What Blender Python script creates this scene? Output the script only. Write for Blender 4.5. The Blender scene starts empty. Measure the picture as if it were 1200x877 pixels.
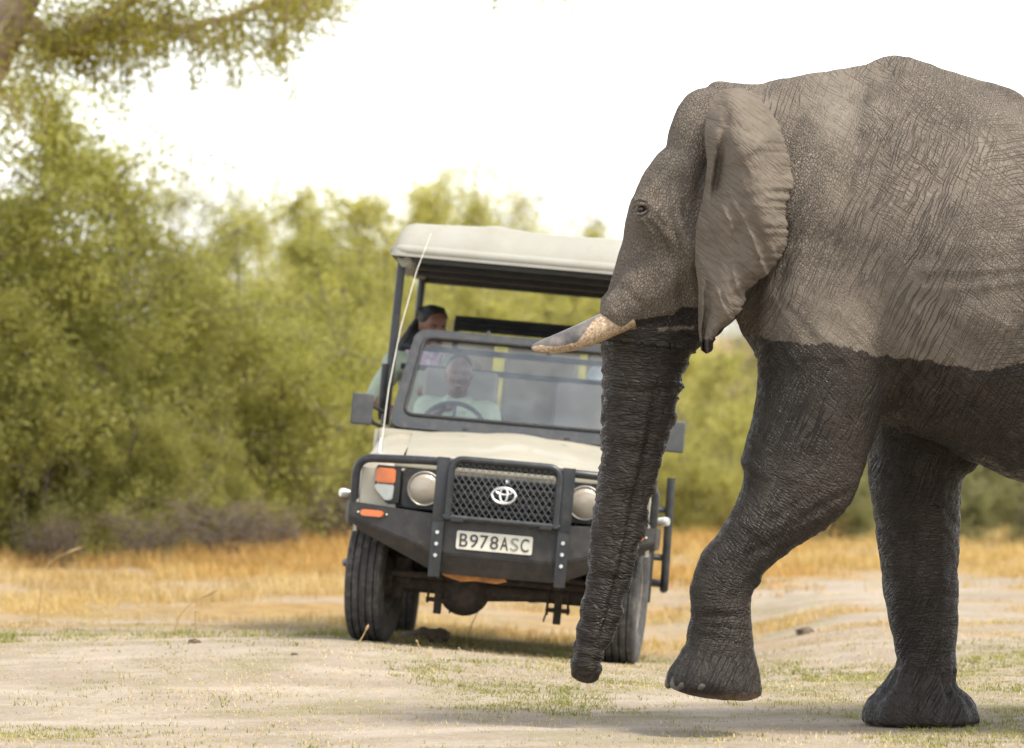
import bpy, bmesh, math, random
import numpy as np
from mathutils import Vector, Matrix, noise as mnoise
from math import sin, cos, pi, radians, sqrt

SC = bpy.context.scene
COL = SC.collection
random.seed(7)
RNG = np.random.default_rng(11)

# ------------------------------------------------------------------ camera, sky, sun, exposure
FPX = 6667.0          # focal length in photo pixels (200 mm on a 36 mm wide, 1200 px photo)
CAMZ = 1.85           # eye height, from the elephant's and the wheels' ground contact
HOR = 390.0           # row of the horizon in the photo
cam_d = bpy.data.cameras.new('camera')
cam = bpy.data.objects.new('camera', cam_d)
COL.objects.link(cam)
cam.location = (0, 0, CAMZ)
cam.rotation_euler = (radians(90), 0, 0)
cam_d.sensor_width = 36
cam_d.lens = 200
cam_d.shift_y = -(438.5 - HOR) / 1200.0
cam_d.clip_start = 0.5
cam_d.clip_end = 5000
cam_d.dof.use_dof = True
cam_d.dof.focus_distance = 27.3
cam_d.dof.aperture_fstop = 3.1
SC.camera = cam

SUN_EL, SUN_AZ = radians(58), radians(128)    # azimuth clockwise from +Y (the view direction)
world = bpy.data.worlds.new('World')
SC.world = world
world.use_nodes = True
wn = world.node_tree.nodes
wl = world.node_tree.links
bg = wn['Background']
sky = wn.new('ShaderNodeTexSky')
sky.sky_type = 'NISHITA'
sky.sun_disc = False
sky.sun_elevation = SUN_EL
sky.sun_rotation = SUN_AZ
sky.air_density = 1.0
sky.dust_density = 1.0
sky.ozone_density = 1.0
hs = wn.new('ShaderNodeHueSaturation')
hs.inputs['Saturation'].default_value = 0.3
wl.new(sky.outputs[0], hs.inputs['Color'])
wl.new(hs.outputs[0], bg.inputs[0])
bg.inputs[1].default_value = 0.15

sun_d = bpy.data.lights.new('sun', 'SUN')
sun = bpy.data.objects.new('sun', sun_d)
COL.objects.link(sun)
sun_d.energy = 1.9
sun_d.angle = radians(12)
sun_d.color = (1.0, 0.94, 0.84)
_to = Vector((sin(SUN_AZ) * cos(SUN_EL), cos(SUN_AZ) * cos(SUN_EL), sin(SUN_EL)))
sun.rotation_euler = _to.to_track_quat('Z', 'Y').to_euler()
sun.location = (20, -10, 30)

SC.view_settings.view_transform = 'Standard'
SC.view_settings.look = 'None'
SC.view_settings.gamma = 1.0
SC.view_settings.use_curve_mapping = False
SC.view_settings.exposure = 1.48
SC.render.engine = 'CYCLES'
SC.cycles.use_denoising = True
SC.cycles.use_adaptive_sampling = True
SC.cycles.adaptive_threshold = 0.012
SC.cycles.max_bounces = 7
SC.cycles.diffuse_bounces = 3
SC.cycles.glossy_bounces = 3
SC.cycles.transmission_bounces = 4
SC.cycles.transparent_max_bounces = 8


def at(px, py, d):
    """photo pixel at depth d (metres along the view) -> world point"""
    return Vector(((px - 600.0) / FPX * d, d, CAMZ - (py - HOR) / FPX * d))


# ------------------------------------------------------------------ object helpers
def tag(o, label=None, cat=None, group=None, kind=None):
    for k, v in (('label', label), ('category', cat), ('group', group), ('kind', kind)):
        if v:
            o[k] = v
    return o


def empty(name, loc=(0, 0, 0)):
    o = bpy.data.objects.new(name, None)
    COL.objects.link(o)
    o.location = loc
    o.empty_display_size = 0.2
    return o


def mesh_np(name, V, Fq, mat, parent=None, smooth=True, attrs=None):
    """mesh from numpy arrays: V (n,3), Fq (m,3 or 4)"""
    me = bpy.data.meshes.new(name)
    V = np.asarray(V, dtype=np.float32)
    Fq = np.asarray(Fq, dtype=np.int32)
    m, k = Fq.shape
    me.vertices.add(len(V))
    me.vertices.foreach_set('co', V.ravel())
    me.loops.add(m * k)
    me.loops.foreach_set('vertex_index', Fq.ravel())
    me.polygons.add(m)
    me.polygons.foreach_set('loop_start', np.arange(0, m * k, k, dtype=np.int32))
    me.polygons.foreach_set('use_smooth', np.full(m, smooth, dtype=bool))
    me.update(calc_edges=True)
    for an, (typ, arr) in (attrs or {}).items():
        a = me.attributes.new(an, typ, 'POINT')
        a.data.foreach_set('value' if typ == 'FLOAT' else 'vector', np.asarray(arr, np.float32).ravel())
    o = bpy.data.objects.new(name, me)
    COL.objects.link(o)
    if mat:
        me.materials.append(mat)
    if parent:
        o.parent = parent
    return o


def obj(name, bm, mat, parent=None, smooth=True, ang=38):
    me = bpy.data.meshes.new(name)
    if smooth:
        bm.normal_update()
        lim = radians(ang)
        for f in bm.faces:
            f.smooth = True
        for e in bm.edges:
            if len(e.link_faces) == 2:
                if e.calc_face_angle(0) > lim:
                    e.smooth = False
    bm.to_mesh(me)
    bm.free()
    o = bpy.data.objects.new(name, me)
    COL.objects.link(o)
    if mat:
        me.materials.append(mat)
    if parent:
        o.parent = parent
    return o


def nb():
    return bmesh.new()


def box(bm, c, s, rot=None, bev=0.0, seg=2):
    """box of size s centred at c"""
    t = bmesh.new()
    bmesh.ops.create_cube(t, size=1.0)
    for v in t.verts:
        v.co = Vector((v.co.x * s[0], v.co.y * s[1], v.co.z * s[2]))
    if bev > 0:
        bmesh.ops.bevel(t, geom=t.edges[:], offset=bev, segments=seg, profile=0.7, affect='EDGES')
    M = Matrix.Translation(c) @ (rot.to_4x4() if rot else Matrix.Identity(4))
    bmesh.ops.transform(t, matrix=M, verts=t.verts[:])
    merge(bm, t)
    return bm


def merge(bm, t):
    me = bpy.data.meshes.new('tmp')
    t.to_mesh(me)
    t.free()
    bm.from_mesh(me)
    bpy.data.meshes.remove(me)


def frames(P):
    n = len(P)
    T = []
    for i in range(n):
        a = P[max(i - 1, 0)]
        b = P[min(i + 1, n - 1)]
        d = (b - a)
        T.append(d.normalized() if d.length > 1e-9 else Vector((0, 0, 1)))
    up = Vector((0, 0, 1)) if abs(T[0].z) < 0.9 else Vector((1, 0, 0))
    u = T[0].cross(up).normalized()
    U = [u]
    for i in range(1, n):
        u = U[-1] - T[i] * U[-1].dot(T[i])
        U.append(u.normalized())
    return T, U


def tube(bm, P, r, seg=8, cap=True, flat=None):
    """tube along points P with radius r (number or list); flat scales the second axis"""
    P = [Vector(p) for p in P]
    n = len(P)
    R = r if isinstance(r, (list, tuple)) else [r] * n
    T, U = frames(P)
    rings = []
    for i in range(n):
        w = T[i].cross(U[i])
        rings.append([bm.verts.new(P[i] + (U[i] * cos(2 * pi * k / seg) + w * sin(2 * pi * k / seg) * (flat or 1)) * R[i]) for k in range(seg)])
    for i in range(n - 1):
        for k in range(seg):
            bm.faces.new((rings[i][k], rings[i][(k + 1) % seg], rings[i + 1][(k + 1) % seg], rings[i + 1][k]))
    if cap:
        bm.faces.new(rings[0][::-1])
        bm.faces.new(rings[-1])
    return bm


def arc_path(pts, rad, n=5):
    """polyline with its inner corners rounded"""
    P = [Vector(p) for p in pts]
    out = [P[0]]
    for i in range(1, len(P) - 1):
        a, b, c = P[i - 1], P[i], P[i + 1]
        r = min(rad, (a - b).length * 0.49, (c - b).length * 0.49)
        p0 = b + (a - b).normalized() * r
        p1 = b + (c - b).normalized() * r
        for k in range(n + 1):
            t = k / n
            out.append(p0 * (1 - t) ** 2 + b * 2 * t * (1 - t) + p1 * t * t)
    out.append(P[-1])
    return out


def lathe(bm, prof, axis_m, seg=32):
    """revolve (r, h) profile round local z, then transform"""
    rings = []
    for r, h in prof:
        rings.append([bm.verts.new(axis_m @ Vector((r * cos(2 * pi * k / seg), r * sin(2 * pi * k / seg), h))) for k in range(seg)])
    for i in range(len(rings) - 1):
        for k in range(seg):
            bm.faces.new((rings[i][k], rings[i][(k + 1) % seg], rings[i + 1][(k + 1) % seg], rings[i + 1][k]))
    return bm


def prism(bm, poly, thick, M, bev=0.0):
    """extrude a 2D polygon (x,y) to +-thick/2 in local z, then transform by M"""
    t = bmesh.new()
    a = [t.verts.new((p[0], p[1], -thick / 2)) for p in poly]
    b = [t.verts.new((p[0], p[1], thick / 2)) for p in poly]
    n = len(poly)
    t.faces.new(a[::-1])
    t.faces.new(b)
    for i in range(n):
        t.faces.new((a[i], a[(i + 1) % n], b[(i + 1) % n], b[i]))
    bmesh.ops.recalc_face_normals(t, faces=t.faces[:])
    if bev:
        bmesh.ops.bevel(t, geom=t.edges[:], offset=bev, segments=2, affect='EDGES')
    bmesh.ops.transform(t, matrix=M, verts=t.verts[:])
    merge(bm, t)
    return bm


MXZ = Matrix(((1, 0, 0, 0), (0, 0, -1, 0), (0, 1, 0, 0), (0, 0, 0, 1)))   # (x,y,h) -> (x,-h,y): drawing plane xz facing -y
MYZ = Matrix(((0, 0, 1, 0), (1, 0, 0, 0), (0, 1, 0, 0), (0, 0, 0, 1)))    # (a,b,h) -> (h,a,b): drawing plane yz


def rrect(x0, x1, z0, z1, r, n=5):
    out = []
    for cx, cz, a0 in ((x1 - r, z1 - r, 0), (x0 + r, z1 - r, 90), (x0 + r, z0 + r, 180), (x1 - r, z0 + r, 270)):
        for k in range(n + 1):
            a = radians(a0 + 90 * k / n)
            out.append((cx + r * cos(a), cz + r * sin(a)))
    return out


# ------------------------------------------------------------------ node material helper
class Mat:
    def __init__(s, name):
        s.m = bpy.data.materials.new(name)
        s.m.use_nodes = True
        s.t = s.m.node_tree
        s.b = s.t.nodes['Principled BSDF']
        s.o = s.t.nodes['Material Output']

    def n(s, typ, **kw):
        x = s.t.nodes.new('ShaderNode' + typ)
        for k, v in kw.items():
            setattr(x, k, v)
        return x

    def put(s, sock, v):
        if hasattr(v, 'is_linked') or isinstance(v, bpy.types.NodeSocket):
            s.t.links.new(v, sock)
        else:
            sock.default_value = v

    def coord(s, which='Object'):
        return s.n('TexCoord').outputs[which]

    def attr(s, name, out='Fac'):
        x = s.n('Attribute', attribute_name=name)
        return x.outputs[out]

    def mapping(s, v, scale=(1, 1, 1), rot=(0, 0, 0), loc=(0, 0, 0)):
        x = s.n('Mapping')
        s.put(x.inputs[0], v)
        x.inputs['Scale'].default_value = scale
        x.inputs['Rotation'].default_value = rot
        x.inputs['Location'].default_value = loc
        return x.outputs[0]

    def noise(s, v=None, scale=5, detail=4, rough=0.55, out=0, dist=0.0):
        x = s.n('TexNoise')
        if v is not None:
            s.put(x.inputs['Vector'], v)
        x.inputs['Scale'].default_value = scale
        x.inputs['Detail'].default_value = detail
        x.inputs['Roughness'].default_value = rough
        x.inputs['Distortion'].default_value = dist
        return x.outputs[out]

    def voro(s, v, scale=5, feature='F1', rnd=1.0, out=0):
        x = s.n('TexVoronoi', feature=feature)
        s.put(x.inputs['Vector'], v)
        x.inputs['Scale'].default_value = scale
        x.inputs['Randomness'].default_value = rnd
        return x.outputs[out]

    def ramp(s, f, stops):
        x = s.n('ValToRGB')
        s.put(x.inputs[0], f)
        e = x.color_ramp.elements
        while len(e) < len(stops):
            e.new(0.5)
        for i, (p, c) in enumerate(stops):
            e[i].position = p
            e[i].color = c if len(c) == 4 else (*c, 1)
        return x.outputs[0]

    def rng(s, f, a, b, c=0.0, d=1.0, smooth=True):
        x = s.n('MapRange')
        x.interpolation_type = 'SMOOTHSTEP' if smooth else 'LINEAR'
        s.put(x.inputs[0], f)
        for i, v in enumerate((a, b, c, d)):
            x.inputs[i + 1].default_value = v
        return x.outputs[0]

    def math(s, op, a, b=0.0, c=None):
        x = s.n('Math', operation=op)
        s.put(x.inputs[0], a)
        s.put(x.inputs[1], b)
        if c is not None:
            s.put(x.inputs[2], c)
        return x.outputs[0]

    def vmath(s, op, a, b=(0, 0, 0)):
        x = s.n('VectorMath', operation=op)
        s.put(x.inputs[0], a)
        s.put(x.inputs[1], b)
        return x.outputs[0]

    def mix(s, f, a, b, typ='RGBA', blend='MIX'):
        x = s.n('Mix', data_type=typ)
        if typ == 'RGBA':
            x.blend_type = blend
            i = (0, 6, 7)
            o = 2
        else:
            i = (0, 2, 3)
            o = 0
        s.put(x.inputs[i[0]], f)
        for q, v in ((i[1], a), (i[2], b)):
            if typ == 'RGBA' and isinstance(v, tuple) and len(v) == 3:
                v = (*v, 1)
            s.put(x.inputs[q], v)
        return x.outputs[o]

    def bump(s, h, strength=0.5, dist=0.01, normal=None):
        x = s.n('Bump')
        s.put(x.inputs['Height'], h)
        x.inputs['Strength'].default_value = strength
        x.inputs['Distance'].default_value = dist
        if normal is not None:
            s.put(x.inputs['Normal'], normal)
        return x.outputs[0]

    def set(s, **kw):
        names = dict(color='Base Color', rough='Roughness', metal='Metallic', normal='Normal', spec='Specular IOR Level', coat='Coat Weight', alpha='Alpha', trans='Transmission Weight', sheen='Sheen Weight', ior='IOR')
        for k, v in kw.items():
            if k == 'color' and isinstance(v, tuple) and len(v) == 3:
                v = (*v, 1)
            s.put(s.b.inputs[names[k]], v)
        return s


def plain(name, col, rough=0.6, metal=0.0, var=0.25, scale=6, dirt=None, dirt_amt=0.4, bump=0.0, bscale=60, coat=0.0):
    """painted / metal / fabric surface with uneven tone and optional dust"""
    m = Mat(name)
    c = m.coord()
    n1 = m.noise(c, scale, 6, 0.6)
    dark = tuple(x * (1 - var) for x in col)
    light = tuple(min(1, x * (1 + var)) for x in col)
    colr = m.ramp(n1, [(0.3, dark), (0.7, light)])
    if dirt:
        n2 = m.noise(c, scale * 2.3, 7, 0.7)
        f = m.rng(n2, 0.42, 0.75, 0, dirt_amt)
        colr = m.mix(f, colr, dirt)
        r = m.mix(f, rough, min(1, rough + 0.3), 'FLOAT')
        m.set(rough=r)
    else:
        n3 = m.noise(c, scale * 4, 4, 0.6)
        m.set(rough=m.rng(n3, 0.3, 0.7, max(0.02, rough - 0.08), min(1, rough + 0.1)))
    m.set(color=colr, metal=metal, coat=coat)
    if bump:
        m.set(normal=m.bump(m.noise(c, bscale, 4, 0.6), bump, 0.004))
    return m.m


# ------------------------------------------------------------------ signed-distance modelling (bodies)
def smin(a, b, k):
    h = np.clip(0.5 + 0.5 * (b - a) / k, 0, 1)
    return b * (1 - h) + a * h - k * h * (1 - h)


class Field:
    def __init__(s, lo, hi, vox):
        s.lo = np.array(lo, np.float32)
        s.v = np.float32(vox)
        s.n = np.ceil((np.array(hi) - np.array(lo)) / vox).astype(int) + 1
        s.F = np.full(tuple(s.n), 10.0, np.float32)
        s.ax = [s.lo[i] + s.v * np.arange(s.n[i], dtype=np.float32) for i in range(3)]

    def sub(s, lo, hi, m):
        i0 = np.clip(np.floor((np.array(lo) - m - s.lo) / s.v).astype(int), 0, s.n - 1)
        i1 = np.clip(np.ceil((np.array(hi) + m - s.lo) / s.v).astype(int) + 1, 1, s.n)
        sl = tuple(slice(a, b) for a, b in zip(i0, i1))
        X, Y, Z = s.ax[0][sl[0]], s.ax[1][sl[1]], s.ax[2][sl[2]]
        return sl, X, Y, Z

    def add(s, f, lo, hi, k=0.05, op='u'):
        sl, X, Y, Z = s.sub(lo, hi, k + 3 * s.v)
        if min(len(X), len(Y), len(Z)) == 0:
            return
        g = f(X, Y, Z).astype(np.float32)
        if op == 'u':
            s.F[sl] = smin(s.F[sl], g, k)
        else:                                     # smooth subtraction
            s.F[sl] = -smin(-s.F[sl], g, k)

    def cone(s, a, b, ra, rb, k=0.03, sc=(1, 1, 1), op='u'):
        """tapered capsule a -> b"""
        a = np.array(a, np.float32)
        b = np.array(b, np.float32)
        m = max(ra, rb)

        def f(X, Y, Z):
            px = (X - a[0])[:, None, None]
            py = (Y - a[1])[None, :, None]
            pz = (Z - a[2])[None, None, :]
            d = b - a
            L2 = max(float(d @ d), 1e-9)
            t = np.clip((px * d[0] + py * d[1] + pz * d[2]) / L2, 0, 1)
            q = np.sqrt(((px - t * d[0]) / sc[0]) ** 2 + ((py - t * d[1]) / sc[1]) ** 2 + ((pz - t * d[2]) / sc[2]) ** 2)
            return q - (ra + (rb - ra) * t)
        e = m * max(1, max(sc))
        s.add(f, np.minimum(a, b) - e, np.maximum(a, b) + e, k, op)

    def ell(s, c, r, k=0.03, rot=None, op='u'):
        c = np.array(c, np.float32)
        r = np.array(r, np.float32)
        R = np.array(rot) if rot is not None else np.eye(3)

        def f(X, Y, Z):
            px = (X - c[0])[:, None, None]
            py = (Y - c[1])[None, :, None]
            pz = (Z - c[2])[None, None, :]
            q = [(R[0, i] * px + R[1, i] * py + R[2, i] * pz) / r[i] for i in range(3)]
            l = np.sqrt(q[0] ** 2 + q[1] ** 2 + q[2] ** 2)
            g = np.sqrt((q[0] / r[0]) ** 2 + (q[1] / r[1]) ** 2 + (q[2] / r[2]) ** 2) + 1e-6
            return l * (l - 1) / g
        e = r.max() if rot is not None else r
        s.add(f, c - e, c + e, k, op)

    def mesh(s):
        """surface nets"""
        F = s.F
        ins = F < 0
        nx, ny, nz = F.shape
        cnt = np.zeros((nx - 1, ny - 1, nz - 1), np.int8)
        for dx in (0, 1):
            for dy in (0, 1):
                for dz in (0, 1):
                    cnt += ins[dx:nx - 1 + dx, dy:ny - 1 + dy, dz:nz - 1 + dz]
        act = (cnt > 0) & (cnt < 8)
        I = np.argwhere(act)
        idx = np.full(act.shape, -1, np.int32)
        idx[act] = np.arange(len(I))
        acc = np.zeros((len(I), 3), np.float32)
        num = np.zeros(len(I), np.float32)
        C = [(a, b, c) for a in (0, 1) for b in (0, 1) for c in (0, 1)]
        val = {c: F[I[:, 0] + c[0], I[:, 1] + c[1], I[:, 2] + c[2]] for c in C}
        for c in C:
            for ax in range(3):
                if c[ax] == 0:
                    e = list(c)
                    e[ax] = 1
                    e = tuple(e)
                    a, b = val[c], val[e]
                    m = (a < 0) != (b < 0)
                    t = a / np.where(m, a - b, 1)
                    p = np.tile(np.array(c, np.float32), (len(I), 1))
                    p[:, ax] = t
                    acc[m] += p[m]
                    num[m] += 1
        V = (I + acc / num[:, None]) * s.v + s.lo
        faces = []
        for ax in range(3):
            o1, o2 = [(1, 2), (2, 0), (0, 1)][ax]
            sa = [slice(None)] * 3
            sb = [slice(None)] * 3
            sa[ax] = slice(0, -1)
            sb[ax] = slice(1, None)
            A, B = ins[tuple(sa)], ins[tuple(sb)]
            E = np.argwhere(A != B)
            ok = (E[:, o1] > 0) & (E[:, o2] > 0) & (E[:, o1] < F.shape[o1] - 1) & (E[:, o2] < F.shape[o2] - 1)
            E = E[ok]
            fl = A[tuple(E.T)]

            def cell(d1, d2):
                q = E.copy()
                q[:, o1] -= d1
                q[:, o2] -= d2
                return idx[tuple(q.T)]
            Q = np.stack([cell(1, 1), cell(0, 1), cell(0, 0), cell(1, 0)], 1)
            Q[~fl] = Q[~fl][:, ::-1]
            faces.append(Q)
        return V.astype(np.float32), np.concatenate(faces)


def vnormals(V, Q):
    a, b, c, d = V[Q[:, 0]], V[Q[:, 1]], V[Q[:, 2]], V[Q[:, 3]]
    n = np.cross(c - a, d - b)
    N = np.zeros_like(V)
    for i in range(4):
        for ax in range(3):
            N[:, ax] += np.bincount(Q[:, i], n[:, ax], len(V))
    return N / (np.linalg.norm(N, axis=1, keepdims=True) + 1e-9)


def relax(V, Q, it=2, lam=0.5):
    n = len(V)
    E = np.concatenate([Q[:, [0, 1]], Q[:, [1, 2]], Q[:, [2, 3]], Q[:, [3, 0]]])
    deg = np.bincount(E[:, 0], minlength=n).astype(np.float32)
    for _ in range(it):
        S = np.stack([np.bincount(E[:, 0], V[E[:, 1], a], n) for a in range(3)], 1)
        V = V + lam * (S / np.maximum(deg, 1)[:, None] - V)
    return V.astype(np.float32)


# value noise on arrays
_P = RNG.random((64, 64, 64)).astype(np.float32)


def vnoise(p):
    i = np.floor(p).astype(int)
    f = (p - i).astype(np.float32)
    f = f * f * (3 - 2 * f)
    i &= 63
    j = (i + 1) & 63
    r = 0
    for a in (0, 1):
        for b in (0, 1):
            for c in (0, 1):
                w = (f[:, 0] if a else 1 - f[:, 0]) * (f[:, 1] if b else 1 - f[:, 1]) * (f[:, 2] if c else 1 - f[:, 2])
                r = r + w * _P[(j if a else i)[:, 0], (j if b else i)[:, 1], (j if c else i)[:, 2]]
    return r * 2 - 1


def fbm(p, o=4):
    r = 0
    a = 1.0
    for k in range(o):
        r = r + a * vnoise(p * (2.03 ** k) + 17.3 * k)
        a *= 0.5
    return r


def spl(P, n):
    """Catmull-Rom through rows of P, resampled evenly in row index to n rows"""
    P = np.asarray(P, float)
    m = len(P)
    t = np.linspace(0, m - 1, n)
    i = np.minimum(t.astype(int), m - 2)
    f = (t - i)[:, None]
    g = lambda k: P[np.clip(i + k, 0, m - 1)]
    p0, p1, p2, p3 = g(-1), g(0), g(1), g(2)
    return 0.5 * (2 * p1 + (p2 - p0) * f + (2 * p0 - 5 * p1 + 4 * p2 - p3) * f ** 2 + (3 * p1 - p0 - 3 * p2 + p3) * f ** 3)


class Loft:
    """limb or trunk whose two side-view edges are given in photo pixels at depth d:
    rows (Lx,Ly, Rx,Ry, half depth b, lateral centre yc)"""

    def __init__(s, rows, d, y0, n=44, cap=(0.1, 0.1), top_taper=0.0):
        R = spl(rows, n)
        tox = lambda px: (px - 600.0) / FPX * d
        toz = lambda py: CAMZ - (py - HOR) / FPX * d
        L = np.stack([tox(R[:, 0]), toz(R[:, 1])], 1)
        Rr = np.stack([tox(R[:, 2]), toz(R[:, 3])], 1)
        s.c = (L + Rr) / 2
        w = (Rr - L) / 2
        tan = np.gradient(s.c, axis=0)
        tan /= np.linalg.norm(tan, axis=1, keepdims=True)
        s.tan = tan
        s.nrm = np.stack([-tan[:, 1], tan[:, 0]], 1)
        sg = np.sign((w * s.nrm).sum(1))
        s.nrm *= np.where(sg == 0, 1, sg)[:, None]       # towards the R edge
        s.a = np.maximum((w * s.nrm).sum(1), 0.01)
        s.b = R[:, 4]
        s.yc = R[:, 5] + y0
        s.len = np.concatenate([[0], np.cumsum(np.linalg.norm(np.diff(s.c, axis=0), axis=1))])
        s.cap = cap
        s.tt = top_taper

    def plane(s, x, z):
        """x,z flat arrays -> dict of plane fields"""
        p = np.stack([x, z], 1)
        best = np.full(len(p), 1e9)
        bi = np.zeros(len(p), int)
        bt = np.zeros(len(p))
        for i in range(len(s.c) - 1):
            d = s.c[i + 1] - s.c[i]
            t = np.clip(((p - s.c[i]) @ d) / max(d @ d, 1e-12), 0, 1)
            q = p - s.c[i] - t[:, None] * d
            dd = (q * q).sum(1)
            m = dd < best
            best[m] = dd[m]
            bi[m] = i
            bt[m] = t[m]
        L = lambda A: A[bi] * (1 - bt[:, None] if A.ndim > 1 else 1 - bt) + A[bi + 1] * (bt[:, None] if A.ndim > 1 else bt)
        c, nr, tn = L(s.c), L(s.nrm), L(s.tan)
        a, b, yc, ln = L(s.a), L(s.b), L(s.yc), L(s.len)
        u = ((p - c) * nr).sum(1)
        w = ((p - c) * tn).sum(1)
        over = np.where((bi == 0) & (bt <= 0), np.maximum(-w, 0) / s.cap[0], 0) + np.where((bi == len(s.c) - 2) & (bt >= 1), np.maximum(w, 0) / s.cap[1], 0)
        return dict(u=u, a=a, b=b, yc=yc, s=ln, over=over)

    def add_to(s, F, k=0.06):
        m = 0.05
        lo = np.array([(s.c[:, 0] - s.a - m).min() - s.cap[0], (s.yc - s.b).min() - m, (s.c[:, 1] - s.a - m).min() - s.cap[1]])
        hi = np.array([(s.c[:, 0] + s.a + m).max() + s.cap[1], (s.yc + s.b).max() + m, (s.c[:, 1] + s.a + m).max() + s.cap[0]])

        def f(X, Y, Z):
            XX, ZZ = np.meshgrid(X, Z, indexing='ij')
            P = s.plane(XX.ravel(), ZZ.ravel())
            g = lambda key: P[key].reshape(XX.shape)[:, None, :].astype(np.float32)
            u, a, b = g('u'), g('a'), g('b')
            if s.tt:
                b = b * (1 - s.tt * np.clip(-u / a, 0, 1) ** 1.6)
            r = np.sqrt((u / a) ** 2 + ((Y[None, :, None] - g('yc')) / b) ** 2 + g('over') ** 2)
            return (r - 1) * np.minimum(a, b)
        F.add(f, lo, hi, k)


# ------------------------------------------------------------------ materials of the place
def mat_skin():
    m = Mat('elephant_skin')
    co = m.coord()
    wetd = m.attr('wet_depth')
    ring = m.attr('ring')                # 1 on trunk and limbs
    sk = m.attr('skin', 'Vector')        # (across, depth, along) in metres
    earw = m.attr('ear')
    # warp
    wv = m.noise(co, 3.5, 3, 0.5, out=1)
    warp = m.vmath('MULTIPLY', m.vmath('SUBTRACT', wv, (0.5, 0.5, 0.5)), (0.075, 0.075, 0.075))
    cw = m.vmath('ADD', co, warp)
    def fam(theta, hi, lo, width, src):
        """family of creases running at theta degrees in the side view"""
        q = m.mapping(src, (1, 1, 1), (0, radians(theta - 90), 0))
        n = m.noise(m.mapping(q, (hi, lo * 1.6, lo)), 1.0, 1.5, 0.5)
        return m.rng(m.math('ABSOLUTE', m.math('SUBTRACT', n, 0.5)), 0.0, width)
    f1 = fam(64, 44, 2.6, 0.055, cw)
    f2 = fam(-40, 42, 3.0, 0.05, cw)
    f3 = fam(9, 42, 2.4, 0.05, cw)
    z = m.n('SeparateXYZ')
    m.put(z.inputs[0], co)
    back = m.rng(m.math('ADD', z.outputs[0], m.math('MULTIPLY', m.noise(co, 1.3, 1), 0.8)), 0.1, 0.75)
    v1 = m.rng(m.voro(m.mapping(m.mapping(cw, (1, 1, 1), (0, radians(-22), 0)), (92, 62, 56)), 1.0, 'DISTANCE_TO_EDGE'), 0.0, 0.16)
    n2 = m.noise(co, 2.1, 2)
    cross = m.math('MULTIPLY', m.mix(m.rng(n2, 0.36, 0.6), 1.0, f2, 'FLOAT'), f1)
    cross = m.mix(back, cross, m.math('MULTIPLY', f3, m.mix(0.6, 1.0, f2, 'FLOAT')), 'FLOAT')
    sel = m.rng(m.noise(co, 1.6, 2), 0.40, 0.68, 0.0, 0.7)
    headw = m.attr('head')
    cross = m.mix(m.rng(m.noise(co, 1.05, 3, 0.6), 0.42, 0.62, 0.0, 0.75), cross, 1.0, 'FLOAT')
    sel = m.math('MAXIMUM', sel, m.math('MULTIPLY', headw, 0.7))
    body = m.math('MULTIPLY', m.mix(m.math('MULTIPLY', headw, 0.45), cross, 1.0, 'FLOAT'), m.mix(sel, 1.0, v1, 'FLOAT'))
    # trunk and limbs: crowded transverse wrinkles
    sw = m.vmath('ADD', sk, m.vmath('MULTIPLY', m.vmath('SUBTRACT', m.noise(sk, 5, 3, 0.5, out=1), (0.5, 0.5, 0.5)), (0.10, 0.10, 0.055)))
    r1 = m.rng(m.voro(m.mapping(sw, (15, 15, 74)), 1.0, 'DISTANCE_TO_EDGE'), 0.0, 0.2)
    rn = m.noise(m.mapping(sw, (8, 8, 60)), 1.0, 4, 0.62)
    rings = m.math('ADD', m.math('MULTIPLY', r1, 0.5), m.math('MULTIPLY', rn, 0.75))
    foot = m.attr('foot')
    pleat = m.noise(m.mapping(sw, (46, 46, 5)), 1.0, 3, 0.6)
    rings = m.mix(foot, rings, m.math('ADD', 0.22, m.math('MULTIPLY', m.math('SUBTRACT', pleat, 0.5), 2.4)), 'FLOAT')
    hgt = m.mix(ring, body, rings, 'FLOAT')
    fine = m.noise(co, 150, 4, 0.65)
    mid = m.noise(cw, 22, 5, 0.6)
    hgt = m.mix(earw, hgt, m.math('ADD', 0.55, m.math('MULTIPLY', f2, 0.22)), 'FLOAT')
    h2 = m.math('ADD', m.math('ADD', hgt, m.math('MULTIPLY', fine, 0.2)), m.math('MULTIPLY', mid, 0.5))
    # wet up to the water line; the same tone paints the mouth-corner shade
    wl_n = m.noise(co, 9, 5, 0.6)
    edge = m.math('ADD', m.math('ADD', wetd, m.math('MULTIPLY', m.math('SUBTRACT', wl_n, 0.5), 0.085)), m.math('MULTIPLY', m.math('SUBTRACT', m.noise(m.mapping(co, (1, 1, .35)), 45, 3, 0.6), 0.5), 0.035))
    wet = m.rng(edge, -0.004, 0.006)
    dn = m.noise(co, 2.2, 6, 0.6)
    dry = m.ramp(dn, [(0.25, (0.115, 0.094, 0.073)), (0.5, (0.170, 0.141, 0.110)), (0.78, (0.225, 0.188, 0.147))])
    sp = m.noise(co, 38, 5, 0.7)
    dry = m.mix(m.rng(sp, 0.5, 0.75, 0, 0.4), dry, (0.24, 0.20, 0.16))
    dry = m.mix(m.math('MULTIPLY', earw, 0.8), dry, m.mix(1.0, dry, (0.84, 0.82, 0.80), blend='MULTIPLY'))
    dry = m.mix(m.math('MULTIPLY', headw, 0.6), dry, m.mix(1.0, dry, (1.18, 1.17, 1.15), blend='MULTIPLY'))
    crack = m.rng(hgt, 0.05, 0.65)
    dry = m.mix(m.math('MULTIPLY', m.math('SUBTRACT', 1.0, crack), m.mix(headw, 0.52, 0.42, 'FLOAT')), dry, (0.062, 0.048, 0.037))
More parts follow.
